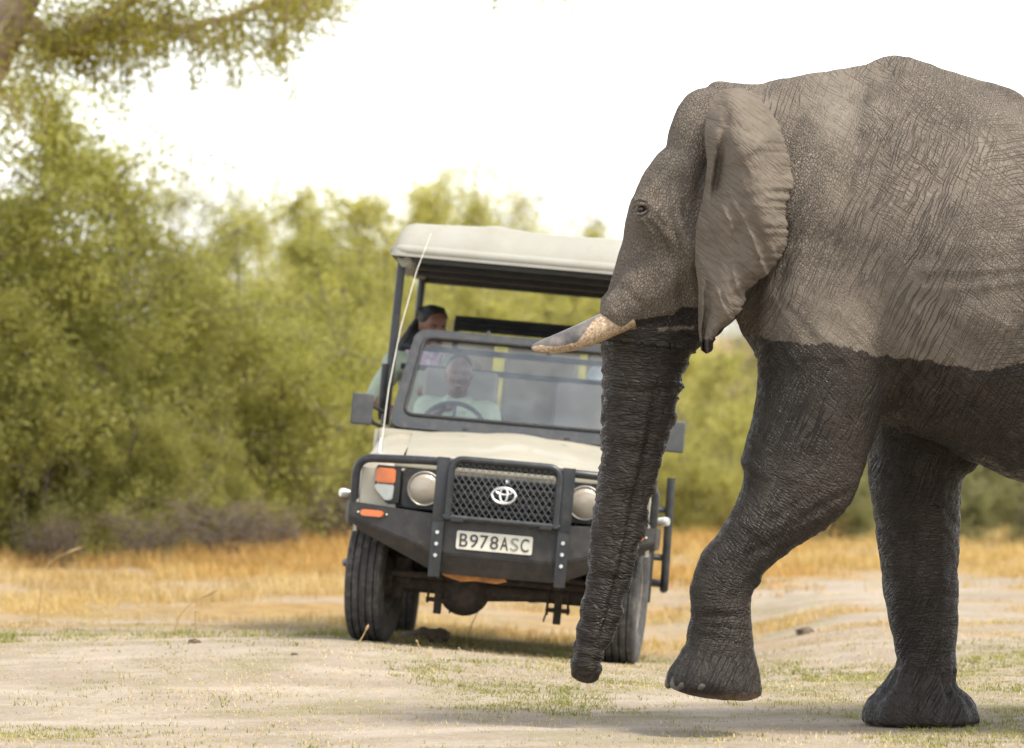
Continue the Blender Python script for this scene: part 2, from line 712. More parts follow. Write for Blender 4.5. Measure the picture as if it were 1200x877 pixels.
    wetc = m.ramp(dn, [(0.3, (0.021, 0.016, 0.012)), (0.7, (0.046, 0.036, 0.027))])
    mud = m.rng(m.noise(co, 15, 6, 0.7), 0.58, 0.74, 0, 0.5)
    wetc = m.mix(mud, wetc, (0.075, 0.058, 0.043))
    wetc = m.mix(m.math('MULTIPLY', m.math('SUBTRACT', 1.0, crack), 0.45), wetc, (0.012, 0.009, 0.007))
    allc = m.mix(wet, dry, wetc)
    allc = m.mix(m.math('MULTIPLY', m.attr('sole'), m.rng(m.noise(co, 26, 5, 0.7), 0.35, 0.6, 0.2, 0.9)), allc, (0.20, 0.135, 0.085))
    allc = m.mix(1.0, allc, (0.9, 0.9, 0.9), blend='MULTIPLY')
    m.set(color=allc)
    rr = m.rng(m.noise(co, 30, 4, 0.7), 0.35, 0.7, 0.32, 0.72)
    m.set(rough=m.mix(wet, 0.86, rr, 'FLOAT'), spec=m.mix(wet, 0.15, 0.27, 'FLOAT'))
    m.set(normal=m.bump(h2, 1.0, 0.013))
    return m.m


def mat_tusk():
    m = Mat('stained_ivory')
    co = m.coord()
    g = m.attr('upper')
    n = m.noise(co, 11, 5, 0.6)
    f = m.rng(m.math('ADD', g, m.math('MULTIPLY', m.math('SUBTRACT', n, 0.5), 0.9)), 0.0, 0.08)
    sp = m.noise(co, 75, 5, 0.75)
    iv = m.ramp(sp, [(0.32, (0.10, 0.066, 0.040)), (0.5, (0.31, 0.215, 0.130)), (0.7, (0.56, 0.45, 0.31))])
    mudc = m.ramp(m.noise(co, 14, 4), [(0.35, (0.045, 0.042, 0.042)), (0.65, (0.16, 0.14, 0.12))])
    m.set(color=m.mix(f, iv, mudc), rough=m.mix(f, 0.6, 0.28, 'FLOAT'), normal=m.bump(sp, 0.3, 0.004))
    return m.m


SKIN = mat_skin()
TUSK = mat_tusk()
M_NAIL = plain('toenail_horn', (0.075, 0.064, 0.056), 0.45, var=0.4, scale=20, bump=0.3, bscale=90)
M_EYE = plain('eye_dark', (0.02, 0.012, 0.008), 0.08, var=0.2)
M_SOLE = plain('foot_sole', (0.10, 0.07, 0.05), 0.9, var=0.5, scale=18, dirt=(0.32, 0.23, 0.15), dirt_amt=0.6, bump=0.8, bscale=50)

# ------------------------------------------------------------------ elephant
ED = 26.5                         # depth of its mid plane, from the far front foot on the ground
VOX = 0.0125


def build_elephant():
    root = empty('elephant', (2.2, ED, 0))
    tag(root, 'huge grey elephant striding with one front foot lifted, wet and dark below', 'elephant')
    S = FPX / ED
    ex = lambda px: (px - 600.0) / S
    ez = lambda py: CAMZ - (py - HOR) / S
    P3 = lambda px, py, y=0.0: (ex(px), ED + y, ez(py))
    lo = (ex(640), ED - 1.05, -0.06)
    hi = (ex(1745), ED + 1.05, ez(55))
    F = Field(lo, hi, VOX)
    torso = Loft([(895, 140, 897, 386, .34, 0), (920, 110, 922, 424, .43, 0), (950, 97, 951, 447, .51, 0), (985, 90, 986, 468, .575, 0), (1018, 80, 1019, 486, .625, 0), (1050, 73, 1052, 501, .675, 0),
                  (1100, 86, 1100, 517, .75, 0), (1150, 101, 1150, 538, .81, 0), (1200, 115, 1200, 557, .86, 0), (1300, 124, 1300, 588, .92, 0),
                  (1400, 112, 1400, 600, .92, 0), (1500, 98, 1500, 585, .86, 0), (1590, 114, 1590, 535, .73, 0), (1655, 168, 1650, 450, .5, 0)],
                 ED, ED, n=60, cap=(0.08, 0.22), top_taper=0.3)
    neck = Loft([(845, 101, 850, 365, .27, 0), (885, 97, 880, 368, .32, 0), (930, 97, 922, 400, .41, 0), (985, 90, 985, 465, .48, 0), (1040, 100, 1040, 480, .5, 0)], ED, ED, cap=(0.1, 0.15), top_taper=0.3)
    head = Loft([(832, 108, 876, 108, .17, 0), (803, 120, 900, 122, .24, 0), (787, 148, 905, 165, .31, 0), (779, 178, 900, 212, .33, 0), (754, 208, 890, 250, .33, 0),
                 (738, 242, 872, 292, .31, 0), (733, 276, 856, 330, .29, 0), (722, 308, 843, 362, .27, 0), (712, 338, 826, 384, .245, 0), (706, 362, 816, 398, .225, 0), (704, 392, 812, 408, .21, 0)],
                ED, ED, n=50, cap=(0.035, 0.05))
    trunk = Loft([(707, 350, 822, 388, .21, 0), (705, 380, 813, 400, .205, 0), (704, 412, 808, 414, .195, 0), (704, 465, 793, 467, .18, 0), (703, 517, 782, 520, .16, 0), (699, 570, 765, 576, .14, 0),
                  (694, 622, 752, 631, .122, 0), (686, 675, 737, 688, .105, 0), (678, 727, 720, 741, .09, 0), (672, 765, 705, 774, .078, 0), (670, 783, 703, 787, .075, 0)],
                 ED, ED, n=64, cap=(0.08, 0.035))
    dn, df = ED - 0.36, ED + 0.37
    near = Loft([(896, 300, 1075, 330, .22, .03), (891, 350, 1062, 370, .26, .0), (890, 400, 1050, 420, .27, 0), (888, 446, 1037, 468, .255, 0), (879, 502, 1023, 514, .24, 0), (862, 553, 1010, 556, .22, 0),
                 (848, 590, 990, 588, .20, 0), (828, 640, 928, 634, .165, 0), (815, 664, 901, 662, .15, 0), (809, 694, 882, 690, .145, 0), (810, 724, 880, 714, .142, 0), (804, 755, 884, 750, .155, 0),
                 (789, 784, 892, 780, .195, 0), (780, 800, 895, 798, .215, 0), (780, 807, 893, 806, .212, 0)], dn, dn, n=70, cap=(0.12, 0.05))
    far = Loft([(1010, 400, 1160, 420, .22, -.04), (1012, 460, 1150, 470, .25, 0), (1015, 510, 1141, 512, .245, 0), (1018, 550, 1131, 555, .23, 0), (1022, 590, 1126, 592, .21, 0), (1033, 661, 1123, 661, .19, 0),
                (1040, 715, 1123, 715, .175, 0), (1048, 752, 1121, 752, .16, 0), (1051, 778, 1120, 778, .165, 0), (1038, 803, 1124, 802, .2, 0), (1018, 826, 1142, 821, .245, 0), (1012, 842, 1147, 838, .255, 0), (1013, 850, 1146, 850, .25, 0)],
               df, df, n=70, cap=(0.1, 0.05))
    hn = Loft([(1440, 260, 1680, 300, .22, .06), (1465, 380, 1672, 410, .27, 0), (1495, 500, 1645, 530, .23, 0), (1520, 600, 1625, 620, .185, 0), (1530, 700, 1618, 705, .16, 0), (1528, 780, 1622, 785, .165, 0), (1512, 830, 1632, 832, .22, 0), (1508, 850, 1634, 852, .23, 0)],
              ED, ED - .42, n=40, cap=(0.1, 0.05))
    hf = Loft([(1400, 260, 1640, 300, .22, -.06), (1400, 380, 1610, 410, .27, 0), (1400, 500, 1545, 530, .23, 0), (1400, 600, 1505, 620, .185, 0), (1395, 700, 1485, 705, .16, 0), (1390, 780, 1482, 785, .165, 0), (1372, 830, 1490, 832, .22, 0), (1370, 850, 1492, 852, .23, 0)],
              ED, ED + .42, n=40, cap=(0.1, 0.05))
    parts = [('torso', torso, .10), ('neck', neck, .12), ('head', head, .05), ('trunk', trunk, .035), ('near', near, .07), ('far', far, .06), ('hn', hn, .1), ('hf', hf, .1)]
    for _, l, k in parts:
        l.add_to(F, k)
    # cheeks that carry the tusks, jaw, brow, cheek bone
    for sd in (-1, 1):
        F.cone(P3(780, 318, sd * .19), P3(726, 364, sd * .215), .135, .082, .05)
        F.cone(P3(728, 362, sd * .2), P3(722, 370, sd * .215), .078, .064, .03)
        F.cone(P3(760, 230, sd * .235), P3(776, 240, sd * .285), .035, .05, .07)
        F.cone(P3(766, 262, sd * .27), P3(822, 292, sd * .30), .06, .08, .08)
        F.cone(P3(846, 330, sd * .12), P3(806, 392, sd * .07), .14, .07, .06)
        F.ell(P3(768, 203, sd * .33), (.11, .055, .13), .06, op='s')           # temple hollow
        F.cone(P3(806, 330, sd * .33), P3(796, 374, sd * .29), .045, .055, .035, op='s')
        F.ell(P3(755, 248, sd * .265), (.045, .05, .045), .05)
    F.cone(P3(1048, 92), P3(1180, 124), .07, .06, .08)                           # spine ridge
    F.cone(P3(925, 118), P3(1046, 92), .075, .075, .10)
    F.ell(P3(1139, 541, .3), (.055, .07, .06), .03)
    F.ell(P3(1057, 503, -.12), (.022, .02, .022), .012)
    F.cone(P3(1668, 190), P3(1700, 420), .06, .035, .05)                         # tail
    F.cone(P3(1700, 420), P3(1690, 560), .035, .02, .02)
    F.cone(P3(674, 790), P3(680, 793), .02, .012, .012)                          # trunk finger
    F.ell(P3(689, 794), (.045, .05, .02), .015)
    # soles: flat on the ground
    zz = F.ax[2]
    F.F[:] = np.maximum(F.F, (0.004 - zz)[None, None, :])
    V, Q = F.mesh()
    del F
    V = relax(V, Q, 2, 0.45)
    N = vnormals(V, Q)
    # which part each vertex belongs to, with its limb coordinates
    best = np.full(len(V), 1e9)
    coords = np.zeros((len(V), 3), np.float32)
    ringw = np.zeros(len(V), np.float32)
    U = np.zeros(len(V), np.float32)
    sl = np.zeros(len(V), np.float32)
    pid = np.zeros(len(V), int)
    for i, (nm, l, k) in enumerate(parts):
        P = l.plane(V[:, 0].astype(float), V[:, 2].astype(float))
        r = np.sqrt((P['u'] / P['a']) ** 2 + ((V[:, 1] - P['yc']) / P['b']) ** 2 + P['over'] ** 2)
        dd = np.abs(r - 1) * np.minimum(P['a'], P['b'])
        m = dd < best
        best[m] = dd[m]
        pid[m] = i
        U[m] = (P['u'] / P['a'])[m]
        sl[m] = P['s'][m]
        coords[m] = np.stack([P['u'], V[:, 1] - P['yc'], P['s']], 1)[m]
    px = V[:, 0] * S + 600
    py = HOR - (V[:, 2] - CAMZ) * S
    sst = lambda x, a, b: (lambda t: t * t * (3 - 2 * t))(np.clip((x - a) / (b - a), 0, 1))
    # ring weight: trunk below the lip, legs below the shoulder
    ringw = np.where(pid == 3, 1.0, 0.0)
    ringw = np.where((pid == 2), sst(py, 372, 392), ringw)
    ringw = np.where((pid == 3), sst(py, 370, 390), ringw)
    ringw = np.where((pid == 4), sst(py, 450, 620) * 0.62, ringw)
    ringw = np.where((pid == 5), sst(py, 480, 600) * 0.55, ringw)
    ringw = np.where((pid >= 6), sst(py, 480, 600) * 0.85, ringw)
    geow = ringw * np.where(pid == 4, 1 - sst(py, 745, 765), np.where(pid == 5, 1 - sst(py, 780, 805), 1))
    # sculpted relief: rolling folds, trunk rings, the groove along the trunk
    pn = V * np.array([1, 1, 1], np.float32)
    d = 0.007 * fbm(pn * 3.1, 3) + 0.004 * fbm(pn * 11, 3)
    folds = vnoise(np.stack([V[:, 0] * 9 + V[:, 2] * 3.5, V[:, 1] * 4, V[:, 2] * 2.2], 1))
    d += 0.005 * (0.5 - np.abs(folds)) * (pid <= 1) * sst(px, 880, 960)
    def ridges(theta, hi, lo, seed, src=V):
        th = radians(theta)
        al, ac = src[:, 0] * cos(th) + src[:, 2] * sin(th), -src[:, 0] * sin(th) + src[:, 2] * cos(th)
        wob = vnoise(np.stack([al * 2.2, ac * 2.2, src[:, 1] * 2 + seed], 1)) * 0.09
        return (1 - np.abs(vnoise(np.stack([(ac + wob) * hi, al * lo, src[:, 1] * 3 + seed], 1))) * 2)
    shw = np.exp(-((px - 955) / 75) ** 2) * (py < 420)
    bkw = sst(px, 1030, 1120)
    tors = (pid == 0) | ((pid == 1) & (px > 900)) | ((pid == 4) & (py < 430))
    d += np.where(tors, 0.0065 * ridges(66, 17, 1.6, 3) * (shw + .25) + 0.006 * ridges(10, 14, 1.4, 8) * bkw + 0.004 * ridges(-45, 20, 2.5, 5) * sst(py, 300, 380), 0) * sst(py, 85, 150)
    cz = np.stack([coords[:, 0] * 5, coords[:, 1] * 5, coords[:, 2] * 30], 1)
    cw = cz + np.stack([0 * px, 0 * px, 1.6 * vnoise(coords * 6)], 1)
    rg = 1 - np.abs(vnoise(cw))
    d += geow * (0.008 * (rg - 0.6)) * np.where(pid == 3, 2.1, 1.0)
    cz2 = np.stack([coords[:, 0] * 4, coords[:, 1] * 4, coords[:, 2] * 11 + 1.2 * vnoise(coords * 5)], 1)
    d += np.where((pid == 4) | (pid == 5), geow * 0.007 * (1 - 2 * np.abs(vnoise(cz2))), 0)
    nearside = np.clip(-N[:, 1] * 2, 0, 1)
    tk = (pid == 3) * sst(py, 430, 500) * (1 - sst(py, 735, 765))
    d -= tk * 0.020 * np.exp(-((U - 0.42) / 0.14) ** 2) * nearside
    d += tk * 0.008 * np.exp(-((U - 0.86) / 0.12) ** 2)
    d += tk * 0.006 * np.exp(-((U - 0.12) / 0.2) ** 2) * (vnoise(np.stack([coords[:, 2] * 22, coords[:, 0] * 8, 0 * px], 1)) + .3) * nearside
    tk2 = (pid == 3) * sst(U, .6, .95) * sst(py, 410, 450) * (1 - sst(py, 745, 775))
    d += tk2 * 0.017 * vnoise(np.stack([coords[:, 2] * 26, coords[:, 1] * 9, 0 * px], 1))     # knobbly rear edge
    # feet: vertical pleats over the toes
    ft = ((pid == 4) & (py > 755)) | ((pid == 5) & (py > 790))
    ang = np.arctan2(coords[:, 1], coords[:, 0])
    d += np.where(ft, 0.006 * np.sin(ang * 15 + 3 * vnoise(V * 6)), 0) * sst(py, 750, 790)

    def bump_at(x, y, rx, ry, amp, rot=0, far_too=True):
        a = radians(rot)
        dx, dy = px - x, py - y
        q = np.exp(-((dx * cos(a) + dy * sin(a)) / rx) ** 2 - ((-dx * sin(a) + dy * cos(a)) / ry) ** 2)
        sidew = np.clip(np.abs(N[:, 1]) * 2, 0, 1) if far_too else nearside
        return amp * q * sidew
    hd = (pid == 2) | (pid == 1) | (pid == 3)
    for args in ((748, 248, 9, 5.5, -0.024), (747, 237, 15, 4.5, 0.016, 20), (751, 259, 13, 4, 0.013, -12), (759, 249, 4, 10, .009), (764, 270, 30, 3, -0.012, 55), (772, 262, 26, 3, -0.010, 40), (776, 285, 28, 3, -0.013, 60),
                 (790, 280, 36, 4, -0.018, 75), (803, 262, 44, 4, -0.018, 80), (814, 225, 36, 7, -0.035, 95), (822, 192, 24, 7, -0.05, 100), (806, 203, 16, 6, 0.022, 110), (790, 150, 18, 40, 0.012),
                 (800, 352, 20, 7, -0.035, 80), (782, 374, 32, 5, -0.022, -15), (745, 352, 30, 4, -0.008, 40), (735, 330, 22, 12, 0.014, 50), (768, 226, 26, 7, -.016, 35), (830, 330, 26, 6, -.02, 95), (770, 206, 20, 22, -.016), (760, 292, 26, 14, .010), (815, 300, 40, 4, -.014, 82)):
        d += np.where(hd, bump_at(*args), 0)
    for args in ((1000, 165, 8, 10, -0.012), (985, 185, 45, 10, 0.012, 115), (955, 230, 90, 12, 0.012, 110), (1060, 130, 70, 14, -0.012, 60), (1120, 250, 110, 22, 0.014, 95), (1175, 250, 120, 16, -0.01, 95), (1030, 400, 16, 70, -0.012, 8),
                 (930, 330, 70, 14, .012, 100), (905, 330, 60, 8, -.01, 100)):
        d += np.where(pid <= 5, bump_at(*args, far_too=True) if len(args) > 5 else bump_at(*args), 0)
    # near leg: elbow fold, tendon, wrist creases, heel groove
    nl = pid == 4
    for args in ((985, 572, 18, 22, 0.018), (955, 590, 34, 5, -0.014, -32), (930, 560, 50, 4, -0.006, -40), (905, 600, 55, 4, -0.007, -32), (880, 640, 40, 4, -0.008, -25), (868, 668, 34, 6, 0.01, -45), (884, 700, 4, 26, .012),
                 (845, 716, 34, 2.6, -0.014, 4), (850, 730, 30, 2.5, -0.012, 8), (850, 745, 30, 2.2, -0.01, 12), (873, 765, 4, 34, -0.018, -8), (845, 705, 30, 5, .008)):
        d += np.where(nl, bump_at(*args, far_too=False) if len(args) > 5 else bump_at(*args, far_too=False), 0)
    fl = pid == 5
    for args in ((1070, 640, 6, 90, -0.014), (1105, 640, 8, 100, .012), (1100, 590, 60, 3, -.010, 45), (1085, 600, 60, 3, -.008, 48), (1110, 700, 20, 3, -.009, 8), (1095, 770, 24, 3, -.010, 5), (1108, 800, 4, 22, -.016, -20), (1095, 805, 16, 12, .012), (1100, 735, 24, 2.6, -.01, 8)):
        d += np.where(fl, bump_at(*args, far_too=False) if len(args) > 5 else bump_at(*args, far_too=False), 0)
    sole = (N[:, 2] < -0.6) & ft
    d = np.where(sole, 0.4 * d, d)
    V = V + N * d[:, None].astype(np.float32)
    # water line
    wx = np.array([640, 700, 820, 880, 891, 909, 932, 955, 1023, 1078, 1133, 1160, 1200, 1300, 1500, 1750])
    wy = np.array([386, 388, 384, 392, 398, 396, 405, 401, 417, 423, 432, 428, 419, 412, 420, 430])
    wet_of = lambda pxx, zz_: (CAMZ - (np.interp(pxx, wx, wy) - HOR) / S) - zz_
    wet = wet_of(px, V[:, 2])
    # shade of the mouth-corner hollow and trunk root, painted in with the wet tone
    hollow_shade = np.exp(-((px - 812) / 26) ** 2 - ((py - 372) / 13) ** 2) + np.exp(-((px - 765) / 24) ** 2 - ((py - 379) / 7) ** 2)
    wet = np.maximum(wet, np.where(hd, (hollow_shade - 0.45) * 0.08, -9))
    earv = np.zeros(len(V), np.float32)

    # ---- the ears, part of the same mesh
    def ear(side, d_e):
        Se = FPX / d_e
        out = np.array([(828, 136), (833, 118), (847, 104), (869, 101), (884, 108), (901, 127), (915, 150), (924, 182), (930, 209), (929, 222), (925, 228), (922, 241), (921, 255), (923, 273), (917, 296),
                        (910, 309), (897, 323), (885, 332), (874, 342), (872, 355), (869, 366), (856, 378), (847, 387), (836, 401), (834, 412), (828, 415), (822, 411), (819, 387), (819, 360), (819, 337), (815, 309), (815, 282), (817, 259), (823, 236), (827, 214), (829, 191), (827, 172), (826, 155)], float)
        # left and right borders by row
        top = 3
        bot = 25
        right = out[top:bot + 1]
        left = np.concatenate([out[bot:], out[:top + 1]])[::-1]
        nv, nu = 150, 70
        rowt = np.linspace(0, 1, nv)
        ys = 101.5 + (414.6 - 101.5) * rowt
        def edge(E):
            o = np.argsort(E[:, 1])
            return np.interp(ys, E[o, 1], E[o, 0])
        xl, xr = edge(left), edge(right)
        tear = fbm(np.stack([ys * 0.09, 0 * ys, 0 * ys + side], 1), 3)
        tear2 = np.abs(vnoise(np.stack([ys * 0.16, 0 * ys + 5, 0 * ys], 1)))
        xr = xr + np.where(ys > 150, 2.0 * tear - 2.5 * (tear2 < 0.12), 0)
        u = np.linspace(0, 1, nu)
        X = xl[:, None] + (xr - xl)[:, None] * u[None]
        Y = np.repeat(ys[:, None], nu, 1)
        v = rowt[:, None]
        # distance off the mid plane: root on the head, ridge swinging out, rear rim rolling back in
        base = np.interp(rowt, [0, .08, .3, .5, .75, 1], [.30, .355, .375, .375, .36, .35])[:, None]
        ridge_u = np.interp(rowt, [0, .1, .25, .45, .7, 1], [.45, .46, .48, .66, .72, .6])[:, None]
        amp = np.interp(rowt, [0, .05, .2, .45, .7, .9, 1], [.02, .09, .20, .24, .19, .12, .07])[:, None]
        rise = np.clip(u[None] / ridge_u, 0, 1)
        fall = np.clip((u[None] - ridge_u) / (1 - ridge_u), 0, 1)
        prof = (np.sin(rise * pi / 2)) ** 1.1 - 0.75 * fall ** 1.6 * np.interp(rowt, [0, .4, .6, 1], [1, 1, .55, .2])[:, None]
        out_y = base + amp * prof
        g = np.stack([X.ravel(), Y.ravel(), 0 * X.ravel()], 1)
        # folds fanning down and back from the ear root
        fa = np.arctan2(Y - 150, X - 838)
        rad = np.hypot(Y - 150, X - 838)
        fan = vnoise(np.stack([fa.ravel() * 7, rad.ravel() * .006, 0 * fa.ravel()], 1)).reshape(X.shape)
        fan2 = vnoise(np.stack([fa.ravel() * 14 + 3, rad.ravel() * .014, 0 * fa.ravel() + 2], 1)).reshape(X.shape)
        fw = np.clip((rad - 40) / 90, 0, 1)
        gp = X * .91 - Y * .41
        ga = X * .41 + Y * .91
        dia = 1 - 2 * np.abs(vnoise(np.stack([(gp + 5 * vnoise(g * .03).reshape(X.shape)).ravel() * .062, ga.ravel() * .009, 0 * g[:, 0] + 4], 1)).reshape(X.shape))
        dia2 = 1 - 2 * np.abs(vnoise(np.stack([gp.ravel() * .15, ga.ravel() * .02, 0 * g[:, 0] + 9], 1)).reshape(X.shape))
        lowr = np.clip((Y - 205) / 60, 0, 1)
        out_y += 0.020 * dia * lowr + 0.006 * dia2 * (0.35 + .65 * lowr) * np.clip((.85 - u[None]) / .3, 0, 1) + 0.012 * fan * fw * np.clip((.9 - u[None]) / .3, 0, 1) + 0.020 * fbm(g * .024, 3).reshape(X.shape) + 0.005 * fbm(g * .12, 3).reshape(X.shape)
        # bright raised fold crossing the upper ear
        out_y += 0.035 * np.exp(-(((X - 884) * .80 - (Y - 172) * .60) / 30) ** 2 - (((X - 884) * .6 + (Y - 172) * .8) / 9) ** 2)
        # wavy free rear border
        out_y += 0.008 * np.sin(Y * .06 + 1) * np.clip((u[None] - .72) / .28, 0, 1) ** 1.5 * np.clip((rowt[:, None] - .25) / .2, 0, 1)
        # curled front border low down
        cur = np.clip((rowt[:, None] - .62) / .2, 0, 1)
        out_y += cur * 0.035 * np.exp(-((u[None] - 0.09) / .05) ** 2) - cur * 0.03 * np.exp(-((u[None] - .24) / .07) ** 2)
        # pinned fold beside the ear hole
        out_y += 0.045 * np.exp(-((X - 835 - (Y - 200) * -.12) / 5) ** 2 - ((Y - 205) / 36) ** 2) - .075 * np.exp(-((X - 843 + (Y - 195) * .16) / 6) ** 2 - ((Y - 196) / 40) ** 2) - .03 * np.exp(-((X - 862 + (Y - 280) * .1) / 9) ** 2 - ((Y - 290) / 50) ** 2)
        Th = 0.009 + 0.010 * (1 - np.abs(2 * u[None] - 1)) + 0 * v
        Th = np.where((u[None] == 0) | (u[None] == 1), 0.004, Th)
        if side > 0:
            out_y = out_y + 0.05
        A = []
        for sgn in (1, -1):
            yy = ED + side * (out_y + sgn * Th * .5)
            A.append(np.stack([(X - 600) / Se, yy, CAMZ - (Y - HOR) / Se], 2).reshape(-1, 3))
        VV = np.concatenate(A)
        i = np.arange(nv * nu).reshape(nv, nu)
        q = np.stack([i[:-1, :-1], i[1:, :-1], i[1:, 1:], i[:-1, 1:]], -1).reshape(-1, 4)
        o = nv * nu
        rim = []
        bl = list(i[0, :]) + list(i[1:, -1]) + list(i[-1, -2::-1]) + list(i[-2:0, 0])
        for a, b in zip(bl, bl[1:] + bl[:1]):
            rim.append((a, b, b + o, a + o))
        QQ = np.concatenate([q, q[:, ::-1] + o, np.array(rim)])
        if side > 0:
            QQ = QQ[:, ::-1]
        pxx = np.concatenate([X.ravel(), X.ravel()])
        pyy = np.concatenate([Y.ravel(), Y.ravel()])
        wd = (pyy - 398.5) / S
        # wet rim along the lowest border
        xre = np.concatenate([np.repeat(xr[:, None], nu, 1).ravel()] * 2)
        rimw = np.where((pyy > 352) & (xre - pxx < 3.0), 0.02, -9)
        wd = np.maximum(wd, rimw)
        return VV.astype(np.float32), QQ, wd
    Vs, Qs, W, Ew, Rw, Cs = [V], [Q], [wet], [earv], [ringw], [coords]
    off = len(V)
    for side, de in ((-1, ED - .42), (1, ED + .42)):
        v_, q_, w_ = ear(side, de)
        Vs.append(v_)
        Qs.append(q_ + off)
        off += len(v_)
        W.append(w_)
        Ew.append(np.ones(len(v_)))
        Rw.append(np.zeros(len(v_)))
        Cs.append(v_ * 0)
    V = np.concatenate(Vs) - np.array([2.2, ED, 0], np.float32)
    body = mesh_np('body', V, np.concatenate(Qs), SKIN, root, True,
                   {'wet_depth': ('FLOAT', np.concatenate(W)), 'ring': ('FLOAT', np.concatenate(Rw)), 'ear': ('FLOAT', np.concatenate(Ew)), 'foot': ('FLOAT', np.concatenate([np.where(pid == 4, sst(py, 748, 766), np.where(pid == 5, sst(py, 785, 808), 0)), np.zeros(off - len(pid))])), 'sole': ('FLOAT', np.concatenate([(pid == 4) * sst(py, 803, 811), np.zeros(off - len(pid))])), 'head': ('FLOAT', np.concatenate([((pid == 2) | ((pid == 3) & (py < 400))) * (1 - sst(px, 820, 880)), np.zeros(off - len(pid))])), 'skin': ('FLOAT_VECTOR', np.concatenate(Cs))})
    R0 = Vector((2.2, ED, 0))
    # tusks
    for sd, ln in ((-1, 1.0), (1, 0.86)):
        pts = [(738, 369, 15.5), (722, 376, 15.5), (700, 386, 15.2), (684, 393, 14.6), (668, 398.5, 13.2), (652, 403, 11.2), (640, 405.5, 9), (631, 407, 6.5), (626, 407.6, 4.2), (623.5, 408, 1.6)]
        q = spl(np.array([(738 + (a - 738) * ln, 369 + (b - 369) * ln, r, i) for i, (a, b, r) in enumerate(pts)]), 40)
        C = [Vector(P3(a, b, sd * (.205 + .06 * i / 9))) - R0 for a, b, r, i in q]
        bm = nb()
        tube(bm, C, [r / S for _, _, r, _ in q], 20)
        o = obj('tusk', bm, TUSK, root)
        a = o.data.attributes.new('upper', 'FLOAT', 'POINT')
        vals = []
        for i, (pa, pb, r, k) in enumerate(q):
            for j in range(20):
                vz = o.data.vertices[i * 20 + j].co.z - C[i].z
                t = i / 39
                vals.append(vz / (r / S) - np.interp(t, [0, .1, .3, .42, .6, .8, .9, 1], [1.2, .9, .55, -.45, -.1, .35, .6, .8]))
        a.data.foreach_set('value', vals)
        if sd < 0:
            o['label'] = 'tusk smeared with dark mud above, stained cream below'
    # eyes
    for sd in (-1, 1):
        bm = nb()
        bmesh.ops.create_uvsphere(bm, u_segments=16, v_segments=10, radius=0.019)
        e = obj('eye', bm, M_EYE, root)
        e.location = Vector(P3(749, 247, sd * .297)) - R0
        e.scale = (1, .7, .9)
    for sd in (-1, 1):
        cx, cy = 749, 247
        for nm, y0_, rad, arc, rr in (('upper_eyelid', -1, (8.5, 6.0), (200, 345), .0085), ('lower_eyelid', 1, (8.0, 5.5), (20, 160), .0075), ('brow_fold', -1, (13, 11), (245, 335), .006), ('lower_fold', 1, (12, 11), (25, 115), .0055)):
            bm = nb()
            pts = []
            n = 14
            for k in range(n):
                a_ = radians(arc[0] + (arc[1] - arc[0]) * k / (n - 1))
                dx, dy = rad[0] * cos(a_), rad[1] * sin(a_)
                off = .312 if 'eyelid' in nm else .306
                pts.append(Vector(P3(cx + dx * .95 + dy * .3, cy + dy - dx * .2, sd * (off - .0011 * max(0, -dx) ** 1.2 + .0004 * dx))) - R0)
            tube(bm, pts, [rr * (0.35 + .65 * sin(pi * (k + .5) / n)) for k in range(n)], 8)
            o = obj(nm, bm, SKIN, root)
            at_ = o.data.attributes.new('wet_depth', 'FLOAT', 'POINT')
            at_.data.foreach_set('value', [-1.0] * len(o.data.vertices))
    # toenails of the two front feet
    def nails(cx, cy, dep, rx, ry, angs, z):
        for a in angs:
            bm = nb()
            bmesh.ops.create_uvsphere(bm, u_segments=12, v_segments=8, radius=1)
            for v in bm.verts:
                v.co = Vector((v.co.x * .020, v.co.y * .058, v.co.z * (.062 if v.co.z > 0 else .03)))
            o = obj('toenail', bm, M_NAIL, root)
            aa = radians(a)
            o.location = Vector((cx + rx * cos(aa), dep + ry * sin(aa), z)) - R0
            o.rotation_euler = (0, radians(-12), aa)
    nx = (837 - 600) / FPX * dn
    nails(nx, 0, dn, .208, .188, (180, 215, 145, 245), CAMZ - (800 - HOR) / FPX * dn)
    fx = (1080 - 600) / FPX * df
    nails(fx, 0, df, .252, .228, (182, 214, 150, 246, 292), 0.03)
    return root


ELEPHANT = build_elephant()


# ------------------------------------------------------------------ vehicle frame
VY = 32.75
VO = Vector((-0.105, VY, 0.0165))
VM = Matrix.Translation(VO) @ Matrix.Rotation(radians(-1.5), 4, 'Z') @ Matrix.Rotation(radians(-2.0), 4, 'X') @ Matrix.Rotation(radians(5.1), 4, 'Y')


def sstep(x, a, b):
    t = np.clip((x - a) / (b - a), 0, 1)
    return t * t * (3 - 2 * t)


def ground_h(x, y):
    """height of the ground: a low bank under the vehicle's off side, a rut under the other"""
    x = np.asarray(x, float)
    y = np.asarray(y, float)
    xr = np.clip(x, -1.05, 0.95)
    pl = 0.0165 - 0.0893 * (xr + 0.105) - 0.0349 * (np.clip(y, 31.6, 37.5) - VY)
    pl = pl * (1 - sstep(x, 0.95, 2.4)) * (1 - 0.4 * sstep(-x, 1.3, 4))
    w = sstep(y, 28.2, 31.8) * (1 - sstep(y, 37.2, 43))
    p = np.stack([x.ravel(), y.ravel(), 0 * x.ravel()], 1)
    n = 0.016 * vnoise(p * 0.45).reshape(x.shape) + 0.008 * vnoise(p * 1.7 + 9).reshape(x.shape)
    far = 0.12 * sstep(y, 60, 140) * vnoise(p * 0.03).reshape(x.shape)
    calm = np.exp(-((x - 1.95) / 1.0) ** 2 - ((y - 26.9) / 1.0) ** 2)
    calm = np.maximum(calm, w * (np.abs(x) < 1.2))
    return pl * w + n * (1 - calm) + far - 0.004 * calm


